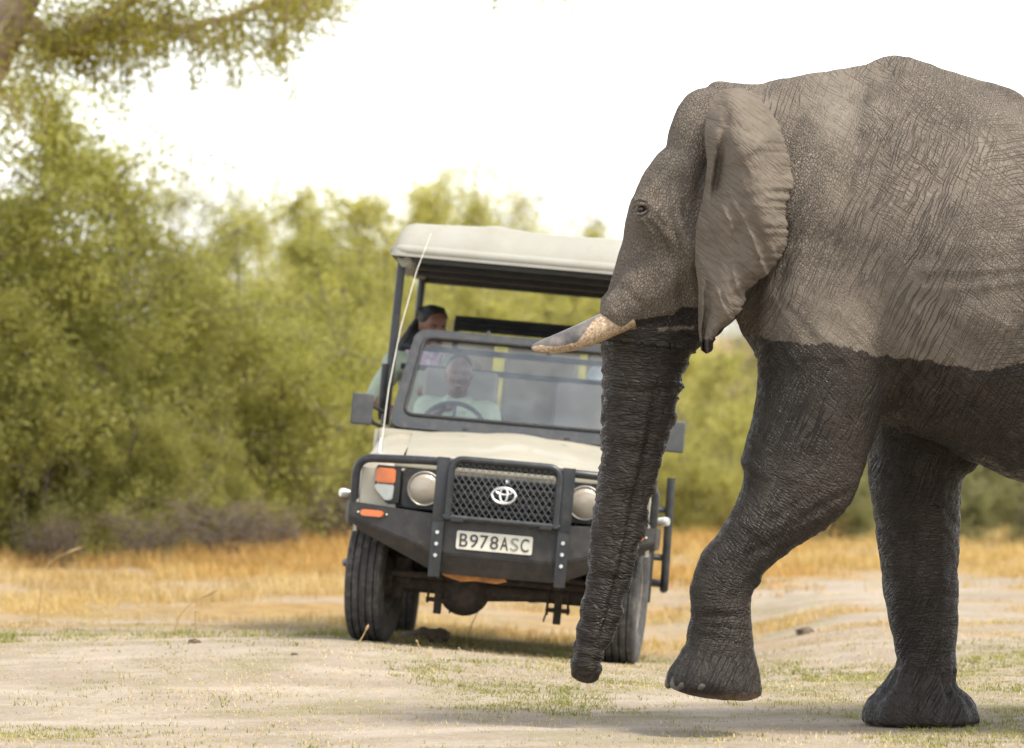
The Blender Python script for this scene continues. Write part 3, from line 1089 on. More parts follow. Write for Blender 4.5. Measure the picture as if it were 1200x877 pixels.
def gz(x, y):
    return float(ground_h(np.array([x]), np.array([y]))[0])


def straw_w(x, y):
    """how much dry straw covers the ground (0 bare sand)"""
    x = np.asarray(x, float)
    y = np.asarray(y, float)
    p = np.stack([x.ravel(), y.ravel(), 0 * x.ravel()], 1)
    n = fbm(p * np.array([.32, .5, 1]), 4).reshape(x.shape)
    n2 = fbm(p * 1.3 + 31, 3).reshape(x.shape)
    left = sstep(y + 1.6 * n, 34.2, 36.6) * (1 - .8 * np.exp(-((y - 37.4 - .25 * (x + 2) + .5 * n) / .5) ** 2) * sstep(-x, .9, 1.6))
    right = sstep(y + 1.4 * n, 41.6, 42.8) + .85 * sstep(n2 + .25 * n, -.35, .2) * sstep(y, 33.5, 36) * (1 - np.exp(-((y - 40.3 + .1 * x) / .8) ** 2))
    k = sstep(x, 1.0, 1.9)
    return np.clip(left * (1 - k) + right * k, 0, 1) * np.clip(.75 + .6 * n2, .2, 1)


def mat_ground():
    m = Mat('sandy_ground')
    co = m.coord()
    s = m.n('SeparateXYZ')
    m.put(s.inputs[0], co)
    n1 = m.noise(co, 1.3, 6, 0.65)
    n2 = m.noise(co, 14, 6, 0.7)
    n3 = m.noise(m.mapping(co, (0.55, 0.28, 1)), 1.0, 4, 0.6)
    sand = m.ramp(n1, [(0.28, (0.30, 0.240, 0.175)), (0.52, (0.39, 0.322, 0.246)), (0.75, (0.46, 0.390, 0.310))])
    sand = m.mix(m.rng(n2, 0.52, 0.72, 0, 0.55), sand, (0.27, 0.19, 0.12))
    pale = m.rng(m.noise(m.mapping(co, (0.6, 1.6, 1)), 1.0, 3), 0.5, 0.68, 0, 0.5)
    sand = m.mix(pale, sand, (0.52, 0.44, 0.355))
    straw = m.ramp(m.noise(co, 5, 6, 0.7), [(0.3, (0.24, 0.135, 0.045)), (0.55, (0.40, 0.255, 0.09)), (0.8, (0.48, 0.345, 0.155))])
    fstraw = m.math('MULTIPLY', m.attr('straw'), 0.9)
    col = m.mix(fstraw, sand, straw)
    gr = m.math('MULTIPLY', m.rng(m.noise(m.mapping(co, (0.9, 0.7, 1), (0, 0, 0), (3, 7, 0)), 1.0, 5, 0.62), 0.5, 0.66), m.rng(s.outputs[1], 44, 38, 0.0, 0.45))
    col = m.mix(gr, col, (0.20, 0.19, 0.062))
    col = m.mix(m.rng(m.noise(co, 70, 4, 0.75), 0.53, 0.66, 0, 0.55), col, (0.21, 0.155, 0.085))
    col = m.mix(m.rng(m.noise(m.mapping(co, (1, .6, 1)), 3.1, 5, 0.7), 0.5, 0.68, 0, 0.4), col, (0.30, 0.255, 0.15))
    sp = m.voro(co, 26, 'F1')
    col = m.mix(m.rng(sp, 0.16, 0.05, 0, 0.5), col, (0.16, 0.11, 0.06))
    m.set(color=m.mix(1.0, col, (0.9, 0.9, 0.9), blend='MULTIPLY'), rough=0.95, spec=0.1)
    h = m.math('ADD', m.math('ADD', m.math('MULTIPLY', n2, 0.8), m.math('MULTIPLY', m.noise(co, 3.6, 3, 0.6), 2.2)), m.math('MULTIPLY', m.noise(co, 55, 4, 0.7), 0.5))
    m.set(normal=m.bump(h, 0.9, 0.03))
    return m.m


def build_ground():
    ys = np.concatenate([np.linspace(-30, 18, 20), np.arange(18.3, 46, 0.16), np.linspace(46.5, 80, 60), np.geomspace(82, 3000, 34)])
    xs = np.concatenate([-np.geomspace(9, 2500, 26)[::-1], np.arange(-8.8, 8.81, 0.16), np.geomspace(9, 2500, 26)])
    X, Y = np.meshgrid(xs, ys)
    Z = ground_h(X, Y)
    V = np.stack([X, Y, Z], 2).reshape(-1, 3)
    i = np.arange(V.shape[0]).reshape(X.shape)
    Q = np.stack([i[:-1, :-1], i[:-1, 1:], i[1:, 1:], i[1:, :-1]], -1).reshape(-1, 4)
    o = mesh_np('ground', V, Q, mat_ground(), attrs={'straw': ('FLOAT', straw_w(X, Y).ravel())})
    tag(o, 'pale sandy ground with worn grass and straw', None, None, 'structure')
    return o


build_ground()

# ------------------------------------------------------------------ safari vehicle
DUST = (0.42, 0.33, 0.23)
M_CREAM = plain('cream_paint', (0.35, 0.322, 0.247), 0.42, var=0.08, scale=3, dirt=(0.36, 0.29, 0.20), dirt_amt=0.55, coat=0.12)
M_BLACK = plain('black_bar_paint', (0.016, 0.018, 0.020), 0.38, var=0.3, scale=9, dirt=(0.085, 0.075, 0.062), dirt_amt=0.35)
M_STEEL = plain('dark_bumper_steel', (0.019, 0.018, 0.017), 0.5, var=0.3, scale=7, dirt=(0.09, 0.072, 0.055), dirt_amt=0.45, bump=0.15, bscale=140)
M_TRIM = plain('black_trim', (0.013, 0.013, 0.013), 0.6, var=0.3, scale=12, dirt=(0.10, 0.08, 0.06), dirt_amt=0.25)
M_GREY = plain('grey_plastic', (0.05, 0.053, 0.053), 0.6, var=0.2, scale=8, dirt=(0.14, 0.12, 0.10), dirt_amt=0.3)
M_MESH = plain('grille_mesh_wire', (0.13, 0.135, 0.14), 0.45, var=0.25)
M_DULL = plain('dull_lamp_ring', (0.34, 0.31, 0.26), 0.35, 0.5, var=0.2)
M_CHROME = plain('chrome', (0.72, 0.72, 0.70), 0.16, 1.0, var=0.1)
M_BOLT = plain('zinc_bolt', (0.62, 0.62, 0.58), 0.35, 0.6, var=0.15)
M_RUBBER = plain('tyre_rubber', (0.034, 0.033, 0.031), 0.8, var=0.25, scale=10, dirt=(0.15, 0.135, 0.115), dirt_amt=0.8, bump=0.3, bscale=160)
M_RIM = plain('wheel_rim_steel', (0.12, 0.11, 0.10), 0.7, 0.1, var=0.3, dirt=DUST, dirt_amt=0.6)
M_UNDER = plain('rusty_underbody', (0.040, 0.031, 0.025), 0.85, var=0.4, scale=9, dirt=(0.13, 0.09, 0.06), dirt_amt=0.6, bump=0.4, bscale=60)
M_RUST = plain('rust_plate', (0.40, 0.17, 0.045), 0.8, var=0.35, scale=14, dirt=(0.16, 0.09, 0.05), dirt_amt=0.5)
M_CANVAS = plain('cream_canvas', (0.28, 0.27, 0.228), 0.85, var=0.08, scale=2.5, dirt=(0.25, 0.21, 0.15), dirt_amt=0.4, bump=0.25, bscale=220)
M_SEAT = plain('beige_seat_canvas', (0.30, 0.25, 0.175), 0.85, var=0.12, scale=5, bump=0.3, bscale=150)
M_SEATG = plain('grey_seat_canvas', (0.22, 0.20, 0.165), 0.85, var=0.1, scale=5, bump=0.3, bscale=150)
M_DASH = plain('dash_plastic', (0.05, 0.05, 0.05), 0.6)
M_PLATEW = plain('plate_white', (0.60, 0.575, 0.48), 0.5, var=0.06, scale=9, dirt=(0.45, 0.38, 0.28), dirt_amt=0.35)
M_INK = plain('plate_black', (0.03, 0.03, 0.028), 0.55, var=0.4, scale=40)
M_INKFADED = plain('plate_black_faded', (0.20, 0.19, 0.165), 0.6, var=0.3, scale=40)


def lens_mat(name, col, rough=0.15, flute=True, trans=0.35):
    m = Mat(name)
    co = m.coord()
    m.set(color=m.mix(m.noise(co, 16, 5, 0.7), col, tuple(c * 0.62 for c in col)), rough=rough, coat=0.6)
    if flute:
        w = m.n('TexWave', wave_type='BANDS', bands_direction='X')
        m.put(w.inputs['Vector'], co)
        w.inputs['Scale'].default_value = 26
        m.set(normal=m.bump(w.outputs[1], 0.25, 0.004))
    return m.m


M_HEADL = lens_mat('headlamp_glass', (0.40, 0.345, 0.265), 0.28)
M_ORANGE = lens_mat('orange_lens', (0.75, 0.17, 0.012), 0.2)
M_CLEARL = lens_mat('clear_lens', (0.55, 0.56, 0.50), 0.25)


def glass_mat():
    m = Mat('dusty_windscreen')
    t = m.t
    tr = m.n('BsdfTransparent')
    tr.inputs[0].default_value = (0.94, 0.97, 0.97, 1)
    gl = m.n('BsdfGlossy')
    gl.inputs['Roughness'].default_value = 0.03
    gl.inputs['Color'].default_value = (0.82, 0.92, 1, 1)
    df = m.n('BsdfDiffuse')
    df.inputs[0].default_value = (0.62, 0.66, 0.66, 1)
    lw = m.n('Fresnel')
    lw.inputs[0].default_value = 1.6
    mx = m.n('MixShader')
    m.put(mx.inputs[0], m.math('MULTIPLY', lw.outputs[0], 1.05))
    t.links.new(tr.outputs[0], mx.inputs[1])
    t.links.new(gl.outputs[0], mx.inputs[2])
    m2 = m.n('MixShader')
    dirt = m.rng(m.noise(m.coord(), 4, 6, 0.65), 0.3, 0.8, 0.02, 0.10)
    m.put(m2.inputs[0], dirt)
    t.links.new(mx.outputs[0], m2.inputs[1])
    t.links.new(df.outputs[0], m2.inputs[2])
    t.links.new(m2.outputs[0], m.o.inputs[0])
    return m.m


M_GLASS = glass_mat()


def build_vehicle():
    root = empty('safari_vehicle')
    root.matrix_world = VM
    tag(root, 'cream open safari truck with canvas canopy and black bull bar', 'vehicle')
    V3 = Vector

    # --- body shell: scuttle, side panels, floor, tail
    bm = nb()
    for s in (-1, 1):
        # front wing: top strip curving over to the side, with the wheel arch cut out
        prof = [(0.60, 0.0), (0.68, 0.004), (0.75, -0.010), (0.80, -0.035), (0.825, -0.075), (0.835, -0.13), (0.838, -0.22)]
        ysn = [-0.60, -0.57, -0.50, -0.3, 0.0, 0.3, 0.6, 0.80]
        topz = [0.985, 1.035, 1.06, 1.09, 1.125, 1.155, 1.185, 1.205]
        inx = [0.0, 0.0, 0, 0, 0, 0, 0, 0]
        rows = []
        for y, z in zip(ysn, topz):
            rows.append([bm.verts.new((s * (x - (0.02 if y < -0.55 else 0)), y, z + dz)) for x, dz in prof])
        for a, b in zip(rows, rows[1:]):
            for i in range(len(prof) - 1):
                f = (a[i], a[i + 1], b[i + 1], b[i])
                bm.faces.new(f if s < 0 else f[::-1])
        # wing side below the strip, with round arch
        arch = [(-0.60, 0.62), (-0.47, 0.62)] + [(0.47 * -cos(radians(a)), 0.40 + 0.47 * sin(radians(a))) for a in range(28, 153, 10)] + [(0.47, 0.55), (0.80, 0.50), (0.80, 0.985), (0.3, 0.935), (-0.3, 0.87), (-0.5, 0.84), (-0.60, 0.80)]
        prism(bm, arch, 0.02, Matrix.Translation((s * 0.830, 0, 0)) @ MYZ)
        # front corner below the lamps
        box(bm, (s * 0.715, -0.575, 0.84), (0.21, 0.05, 0.30), bev=0.015)
        # cab and tub side
        side = [(0.80, 0.42), (2.45, 0.42), (2.52, 0.60), (2.62, 0.74), (2.80, 0.84), (3.0, 0.87), (3.2, 0.84), (3.38, 0.72), (3.45, 0.55), (4.15, 0.55), (4.15, 1.28), (1.95, 1.28), (1.90, 1.05), (1.0, 1.03), (0.92, 1.225), (0.80, 1.225)]
        prism(bm, side, 0.03, Matrix.Translation((s * 0.825, 0, 0)) @ MYZ)
    box(bm, (0, 0.80, 1.20), (1.62, 0.05, 0.07), bev=0.01)               # scuttle
    box(bm, (0, 4.14, 0.92), (1.64, 0.03, 0.72), bev=0.008)              # tailboard
    body = obj('body_shell', bm, M_CREAM, root)
    bm = nb()
    box(bm, (0, 2.5, 0.50), (1.60, 3.3, 0.06))
    box(bm, (0, 0.82, 0.80), (1.58, 0.03, 0.74))
    obj('floor_pan', bm, M_TRIM, root)

    # --- bonnet
    bm = nb()
    ny, nx = 16, 17
    R = []
    for j in range(ny + 1):
        t = j / ny
        y = -0.60 + t * 1.38
        row = []
        for i in range(nx + 1):
            u = -1 + 2 * i / nx
            hw = 0.585 + 0.03 * t
            zc = 1.075 + 0.20 * t - 0.02 * t * t
            z = zc - 0.035 * abs(u) ** 3 - (0.05 * max(0, (0.045 - (y + 0.60)) / 0.045) ** 2)
            z += 0.014 * np.exp(-((abs(u) - 0.0) / 0.2) ** 6) - 0.006 * np.exp(-((abs(u) - 0.62) / 0.07) ** 2) * (0.2 < t < 0.95)
            row.append(bm.verts.new((u * hw, y, z)))
        R.append(row)
    for j in range(ny):
        for i in range(nx):
            bm.faces.new((R[j][i], R[j][i + 1], R[j + 1][i + 1], R[j + 1][i]))
    # lip folded down in front and at the sides
    lip = [bm.verts.new(v.co + V3((0, 0.012, -0.06))) for v in R[0]]
    for i in range(nx):
        bm.faces.new((lip[i], lip[i + 1], R[0][i + 1], R[0][i]))
    for i in (0, nx):
        l2 = [bm.verts.new(r[i].co + V3((0, 0, -0.035))) for r in R]
        for j in range(ny):
            bm.faces.new((R[j][i], R[j + 1][i], l2[j + 1], l2[j]))
    bmesh.ops.recalc_face_normals(bm, faces=bm.faces[:])
    hood = obj('bonnet', bm, M_CREAM, root, ang=50)
    for sx, sy in ((-0.30, 0.55), (0.30, 0.55)):
        bm = nb()
        box(bm, (sx, sy, 1.262), (0.035, 0.03, 0.012), bev=0.004)
        obj('washer_jet', bm, M_TRIM, hood)
    # nose panel behind the grille and lamps
    bm = nb()
    box(bm, (0, -0.545, 0.91), (1.24, 0.05, 0.27), bev=0.01)
    obj('nose_panel', bm, M_TRIM, root)
    bm = nb()
    box(bm, (0, -0.586, 1.022), (1.26, 0.03, 0.032), bev=0.006)
    obj('nose_strip', bm, M_CREAM, root)
    # grille slats, each a part of the grille
    g = empty('grille')
    g.parent = root
    for k in range(5):
        bm = nb()
        box(bm, (0, -0.600, 0.795 + 0.045 * k), (0.60, 0.035, 0.024), Matrix.Rotation(radians(18), 3, 'X'), bev=0.006)
        obj('slat', bm, M_TRIM, g)
    # emblem: three interlaced chrome ovals
    bm = nb()
    def oval(rx, rz, cz, r, tilt=0):
        tube(bm, [(rx * cos(a), -0.818, 0.893 + cz + rz * sin(a)) for a in [2 * pi * k / 36 for k in range(37)]], r, 6, cap=False)
    oval(0.066, 0.044, 0, 0.007)
    oval(0.021, 0.040, 0.002, 0.0058)
    oval(0.045, 0.0165, 0.022, 0.0058)
    obj('emblem', bm, M_CHROME, g)
    bm = nb()
    box(bm, (-0.03 + .04, -0.632, 0.972), (0.022, 0.03, 0.022), bev=0.004)
    tube(bm, [(0.01, -0.62, 0.965), (0.01, -0.635, 0.955)], 0.012, 8)
    obj('bonnet_catch', bm, M_CHROME, g)

    # --- lamps
    for s in (-1, 1):
        hl = nb()
        fr = rrect(s * 0.455 - 0.128, s * 0.455 + 0.128, 0.775, 1.005, 0.03)
        prism(hl, fr, 0.05, Matrix.Translation((0, -0.585, 0)) @ MXZ, 0.006)
        h = obj('headlamp_housing', hl, M_TRIM, root)
        bm = nb()
        M = Matrix.Translation((s * 0.455, -0.612, 0.892)) @ MXZ
        lathe(bm, [(0.0001, 0.030), (0.03, 0.028), (0.06, 0.021), (0.08, 0.010), (0.089, 0.0)], M, 36)
        obj('headlamp', bm, M_HEADL, h)
        bm = nb()
        lathe(bm, [(0.087, -0.005), (0.088, 0.008), (0.094, 0.012), (0.100, 0.006), (0.101, -0.01)], M, 36)
        obj('lamp_ring', bm, M_DULL, h)
        bm = nb()
        w = [(s * 0.595, 0.795), (s * 0.595, 1.005), (s * 0.735, 1.005), (s * 0.738, 0.865), (s * 0.66, 0.790)]
        prism(bm, w if s < 0 else w[::-1], 0.05, Matrix.Translation((0, -0.592, 0)) @ MXZ, 0.005)
        lc = obj('corner_lamp_housing', bm, M_TRIM, root)
        bm = nb()
        o_ = [(s * 0.625, 0.905), (s * 0.625, 0.990), (s * 0.735, 0.990), (s * 0.738, 0.905)]
        prism(bm, o_ if s < 0 else o_[::-1], 0.04, Matrix.Translation((0, -0.612, 0)) @ MXZ, 0.008)
        obj('indicator', bm, M_ORANGE, lc)
        bm = nb()
        o_ = [(s * 0.632, 0.815), (s * 0.628, 0.898), (s * 0.736, 0.898), (s * 0.738, 0.868), (s * 0.672, 0.805)]
        prism(bm, o_ if s < 0 else o_[::-1], 0.036, Matrix.Translation((0, -0.612, 0)) @ MXZ, 0.006)
        obj('side_lamp', bm, M_CLEARL, lc)
        bm = nb()
        box(bm, (s * 0.812, -0.42, 1.005), (0.03, 0.09, 0.035), bev=0.01)
        obj('wing_repeater', bm, M_ORANGE, root)

    # --- steel bumper: centre box with wings swept back
    bm = nb()
    def sect(x, y, zt, zb, dep):
        return [(x, y, zt), (x, y - 0.0, zb + 0.12 * (zt - zb)), (x, y + 0.05, zb), (x, y + dep, zb), (x, y + dep, zt)]
    S = []
    for x, y, zt, zb in ((-0.898, -0.50, 0.785, 0.672), (-0.87, -0.625, 0.787, 0.655), (-0.41, -0.755, 0.758, 0.455), (-0.30, -0.765, 0.752, 0.425), (0.30, -0.765, 0.752, 0.425), (0.41, -0.755, 0.758, 0.455), (0.87, -0.625, 0.787, 0.655), (0.898, -0.50, 0.785, 0.672)):
        S.append([bm.verts.new(p) for p in ((x, y, zt), (x * 1.0, y - 0.004, zb + 0.35 * (zt - zb)), (x, y + 0.055, zb), (x, y + 0.20, zb), (x, y + 0.20, zt))])
    for a, b in zip(S, S[1:]):
        for i in range(5):
            bm.faces.new((a[i], b[i], b[(i + 1) % 5], a[(i + 1) % 5]))
    bm.faces.new(S[0])
    bm.faces.new(S[-1][::-1])
    bmesh.ops.recalc_face_normals(bm, faces=bm.faces[:])
    bmesh.ops.bevel(bm, geom=bm.edges[:], offset=0.006, segments=2, affect='EDGES')
    bump = obj('bumper', bm, M_STEEL, root, ang=25)
    for s in (-1, 1):
        bm = nb()
        M = Matrix.Translation((s * 0.735, -0.668, 0.728)) @ Matrix.Rotation(s * radians(15.8), 4, 'Z') @ MXZ
        pts = [(-0.05 + 0.019 * cos(a), 0.019 * sin(a)) for a in [radians(90 + 18 * k) for k in range(11)]] + [(0.05 + 0.019 * cos(a), 0.019 * sin(a)) for a in [radians(-90 + 18 * k) for k in range(11)]]
        prism(bm, pts, 0.035, M, 0.004)
        mk = obj('marker_lamp', bm, M_ORANGE, bump)
        for q in (-1, 1):
            bm = nb()
            c = Matrix.Translation((s * 0.735, -0.668, 0.728)) @ Matrix.Rotation(s * radians(15.8), 4, 'Z') @ V3((q * 0.085, 0.0, 0))
            bmesh.ops.create_uvsphere(bm, u_segments=8, v_segments=6, radius=0.007, matrix=Matrix.Translation(c))
            obj('screw', bm, M_BOLT, bump)
        bm = nb()
        tube(bm, [(s * 0.86, -0.50, 0.825), (s * 0.915, -0.51, 0.83), (s * 0.935, -0.52, 0.83)], [0.02, 0.028, 0.022], 10)
        obj('side_spot', bm, M_BOLT, bump)
    # number plate with embossed characters
    bm = nb()
    prism(bm, rrect(-0.215, 0.215, 0.572, 0.676, 0.012, 4), 0.006, Matrix.Translation((-0.03, -0.778, 0)) @ MXZ, 0.0015)
    pl = obj('number_plate', bm, M_PLATEW, bump)
    pl['label'] = 'white number plate reading B978ASC'
    txt = 'B978ASC'
    x = -0.03 - 0.196
    for ch in txt:
        cu = bpy.data.curves.new('character', 'FONT')
        cu.body = ch
        cu.size = 0.108
        cu.extrude = 0.0015
        cu.offset = 0.0006
        to = bpy.data.objects.new('character', cu)
        COL.objects.link(to)
        bpy.context.view_layer.update()
        me = bpy.data.meshes.new_from_object(to)
        bpy.data.objects.remove(to)
        me.transform(Matrix.Rotation(radians(90), 4, 'X'))
        xs = [v.co.x for v in me.vertices]
        zs = [v.co.z for v in me.vertices]
        w = max(xs) - min(xs)
        for v in me.vertices:
            v.co = V3(((v.co.x - min(xs)) / w * 0.046 + x, v.co.y - 0.783, (v.co.z - min(zs)) / (max(zs) - min(zs)) * 0.074 + 0.587))
        co_ = bpy.data.objects.new('character', me)
        COL.objects.link(co_)
        co_.parent = pl
        me.materials.clear()
        me.materials.append(M_INKFADED if ch in 'S' else M_INK)
        x += 0.0575
    # --- bull bar
    bb = empty('bull_bar')
    bb.parent = root
    bm = nb()
    path = arc_path([(-0.850, -0.58, 0.78), (-0.850, -0.62, 1.035), (-0.45, -0.76, 1.052), (0.45, -0.76, 1.052), (0.850, -0.62, 1.035), (0.850, -0.58, 0.78)], 0.10, 6)
    tube(bm, path, 0.0245, 12)
    obj('top_rail', bm, M_BLACK, bb)
    for s in (-1, 1):
        bm = nb()
        box(bm, (s * 0.355 - 0.0, -0.792, 0.90), (0.072, 0.022, 0.36), bev=0.004)
        box(bm, (s * 0.355, -0.789, 0.575), (0.066, 0.016, 0.34), bev=0.003)
        up = obj('upright', bm, M_BLACK, bb)
        for zb in (0.655, 0.590, 0.525):
            bm = nb()
            bmesh.ops.create_cone(bm, cap_ends=True, segments=8, radius1=0.0125, radius2=0.009, depth=0.012, matrix=Matrix.Translation((s * 0.355, -0.802, zb)) @ Matrix.Rotation(radians(90), 4, 'X'))
            obj('bolt', bm, M_BOLT, up)
    # hoop with expanded metal
    bm = nb()
    hp = arc_path([(-0.305, -0.815, 0.735), (-0.305, -0.815, 1.075), (0.305, -0.815, 1.075), (0.305, -0.815, 0.735)], 0.07, 6)
    tube(bm, hp, 0.020, 12)
    tube(bm, [(-0.33, -0.812, 0.745), (0.33, -0.812, 0.745)], 0.017, 10)
    hoop = obj('grille_hoop', bm, M_BLACK, bb)
    for sx in (-0.25, 0.25):
        bm = nb()
        box(bm, (sx, -0.80, 0.738), (0.07, 0.055, 0.03), bev=0.004)
        obj('hinge', bm, M_BLACK, bb)
    bm = nb()
    nxm, nzm = 16, 12
    x0, x1, z0, z1 = -0.295, 0.295, 0.75, 1.065
    dx, dz = (x1 - x0) / nxm, (z1 - z0) / nzm
    for fam_ in (0, 1):
        for j in range(nzm + 1):
            pts = []
            for i in range(nxm * 2 + 1):
                up_ = ((i + j) % 2)
                zz = z0 + dz * (j + (0.5 if up_ else -0.5) * 1.0)
                zz = min(max(zz, z0), z1)
                xx = x0 + dx * i / 2
                if abs(xx) > 0.25 and zz > 1.02:
                    zz = min(zz, 1.065 - (abs(xx) - 0.25) * 0.8)
                pts.append((xx, -0.808 - 0.003 * fam_, zz))
            if fam_ == 0:
                tube(bm, pts, 0.0046, 4, cap=False, flat=0.7)
    mh = obj('mesh_guard', bm, M_MESH, bb, smooth=False)

    # --- windscreen
    ws = empty('windscreen')
    ws.parent = root
    y0, z0, y1, z1 = 0.80, 1.235, 1.09, 1.835
    def wp(u, v, off=0):
        """u half width units, v 0..1 up the leaning screen"""
        hw = 0.765 - 0.105 * v
        n = V3((0, -(z1 - z0), (y1 - y0))).normalized()
        return V3((u * hw, y0 + (y1 - y0) * v, z0 + (z1 - z0) * v)) + n * off
    outer = rrect(-1, 1, 0, 1, 0.11, 6)
    inner = rrect(-0.915, 0.915, 0.125, 0.925, 0.09, 6)
    bm = nb()
    lay = []
    for off in (0.028, -0.02):
        lay.append(([bm.verts.new(wp(u, v, off)) for u, v in outer], [bm.verts.new(wp(u, v, off)) for u, v in inner]))
    n = len(outer)
    for i in range(n):
        j = (i + 1) % n
        bm.faces.new((lay[0][0][i], lay[0][0][j], lay[0][1][j], lay[0][1][i]))
        bm.faces.new((lay[1][0][j], lay[1][0][i], lay[1][1][i], lay[1][1][j]))
        bm.faces.new((lay[0][0][j], lay[0][0][i], lay[1][0][i], lay[1][0][j]))
        bm.faces.new((lay[0][1][i], lay[0][1][j], lay[1][1][j], lay[1][1][i]))
    bmesh.ops.recalc_face_normals(bm, faces=bm.faces[:])
    obj('windscreen_frame', bm, M_BLACK, ws, ang=30)
    bm = nb()
    gp = rrect(-0.905, 0.905, 0.133, 0.917, 0.08, 6)
    seal = [wp(u, v, 0.030) for u, v in gp]
    tube(bm, seal + [seal[0], seal[1]], 0.011, 8, cap=False)
    obj('rubber_seal', bm, M_TRIM, ws)
    bm = nb()
    a = [bm.verts.new(wp(u, v, 0.006)) for u, v in gp]
    b = [bm.verts.new(wp(u, v, 0.000)) for u, v in gp]
    bm.faces.new(a)
    bmesh.ops.delete(bm, geom=b, context='VERTS')
    obj('glass', bm, M_GLASS, ws, smooth=False)
    for u in (-0.35, 0.30):
        bm = nb()
        tube(bm, [wp(u, 0.985, 0.02), wp(u, 1.03, 0.03)], 0.011, 8)
        obj('catch', bm, M_GREY, ws)

    # --- mirrors
    for s in (-1, 1):
        bm = nb()
        box(bm, (s * 0.925, 0.80, 1.335), (0.125, 0.075, 0.185), bev=0.018, seg=3)
        mr = obj('mirror', bm, M_GREY, root)
        bm = nb()
        tube(bm, [(s * 0.80, 0.90, 1.24), (s * 0.86, 0.86, 1.26), (s * 0.875, 0.83, 1.29)], 0.012, 8)
        tube(bm, [(s * 0.80, 0.90, 1.33), (s * 0.88, 0.84, 1.36)], 0.010, 8)
        obj('mirror_arm', bm, M_TRIM, mr)

    # --- canopy frame and canvas
    fr = empty('canopy_frame')
    fr.parent = root
    for s in (-1, 1):
        for y, top in ((1.12, 2.27), (2.45, 2.27), (3.95, 2.27)):
            if y == 2.45 and s < 0:
                continue
            bm = nb()
            tube(bm, [(s * 0.80, y, 1.26), (s * 0.785, y, top)], 0.026, 10)
            obj('post', bm, M_BLACK, fr)
        bm = nb()
        tube(bm, [(s * 0.785, 1.02, 2.275), (s * 0.785, 4.02, 2.275)], 0.026, 10)
        obj('side_rail', bm, M_BLACK, fr)
        if s < 0:
            # lower side rail that turns up into the front post
            bm = nb()
            tube(bm, arc_path([(s * 0.83, 1.10, 1.62), (s * 0.83, 1.10, 1.30), (s * 0.83, 1.9, 1.30)], 0.12), 0.02, 8)
            obj('door_rail', bm, M_BLACK, fr)
    for y in (1.05, 2.0, 3.0, 3.98):
        bm = nb()
        box(bm, (0, y, 2.262), (1.56, 0.04, 0.055), bev=0.006)
        obj('cross_bar', bm, M_BLACK, fr)
    # canvas: closed sagging sheet with rolled front and side valances
    bm = nb()
    ny, nx = 40, 36
    G = []
    for j in range(ny + 1):
        t = j / ny
        y = 0.93 + t * 3.2
        row = []
        for i in range(nx + 1):
            u = -1 + 2 * i / nx
            x = 0.845 * (abs(u) ** 0.92) * (1 if u > 0 else -1)
            edge = min(1.0, (1 - abs(u)) / 0.17)
            fe = min(1.0, (t * 3.2) / 0.13, (1 - t) * 3.2 / 0.13)
            dome = sqrt(max(0, 1 - (1 - edge) ** 2)) * sqrt(max(0, 1 - (1 - fe) ** 2))
            rib = 0.5 + 0.5 * cos((y - 1.05) / 0.975 * 2 * pi)
            z = 2.285 + dome * (0.172 + 0.010 * rib + 0.02 * (1 - u * u)) + 0.012 * np.exp(-((u + 0.25) / 0.06) ** 2) * dome - 0.010 * np.exp(-((u - .1) / 0.25) ** 2) * dome
            z += 0.003 * sin(7 * u + 3 * y) * dome
            row.append(bm.verts.new((x, y - 0.0, z)))
        G.append(row)
    for j in range(ny):
        for i in range(nx):
            bm.faces.new((G[j][i], G[j][i + 1], G[j + 1][i + 1], G[j + 1][i]))
    # underside
    H = [[bm.verts.new(v.co + V3((0, 0, -0.012)) if 0 < i < nx and 0 < j < ny else v.co + V3((0, 0, -0.022))) for i, v in enumerate(r)] for j, r in enumerate(G)]
    for j in range(ny):
        for i in range(nx):
            bm.faces.new((H[j][i], H[j + 1][i], H[j + 1][i + 1], H[j][i + 1]))
    def rim(A, B):
        for p, q, r, s_ in zip(A, A[1:], B[1:], B):
            bm.faces.new((p, q, r, s_))
    rim(G[0], H[0]); rim(G[-1], H[-1]); rim([r[0] for r in G], [r[0] for r in H]); rim([r[-1] for r in G], [r[-1] for r in H])
    bmesh.ops.recalc_face_normals(bm, faces=bm.faces[:])
    cv = obj('canvas_roof', bm, M_CANVAS, root, ang=70)
    bm = nb()
    tube(bm, arc_path([(-0.825, 4.1, 2.30), (-0.825, 0.955, 2.30), (0.825, 0.955, 2.30), (0.825, 4.1, 2.30)], 0.08), 0.032, 10)
    obj('rolled_hem', bm, M_CANVAS, cv)
    bm = nb()
    for k in range(9):
        yy = 1.06 + 0.055 * k + random.uniform(-.01, .01)
        box(bm, (-0.755 + random.uniform(-.015, .015), yy, 2.245 - 0.004 * k), (0.075, 0.07, 0.075), Matrix.Rotation(random.uniform(0, 1.5), 3, 'Y'), bev=0.025, seg=3)
    obj('bunched_side_flap', bm, M_CANVAS, cv)

    # --- rolled black side screen laid along the second row backrest
    sc = empty('row_rail')
    sc.parent = root
    for z in (1.925, 1.955, 1.985):
        bm = nb()
        tube(bm, [(-0.50, 2.75, z), (0.72, 2.75, z)], 0.0175, 8)
        obj('rail_bar', bm, M_BLACK, sc)
    for x in (-0.49, 0.1, 0.71):
        bm = nb()
        box(bm, (x, 2.765, 1.62), (0.035, 0.03, 0.72), bev=0.005)
        obj('rail_post', bm, M_BLACK, sc)
    for zz in (1.64, 1.76):
        bm = nb()
        tube(bm, [(-0.78, 2.05, zz), (0.78, 2.05, zz)], 0.018, 8)
        obj('grab_bar', bm, M_BLACK, sc)

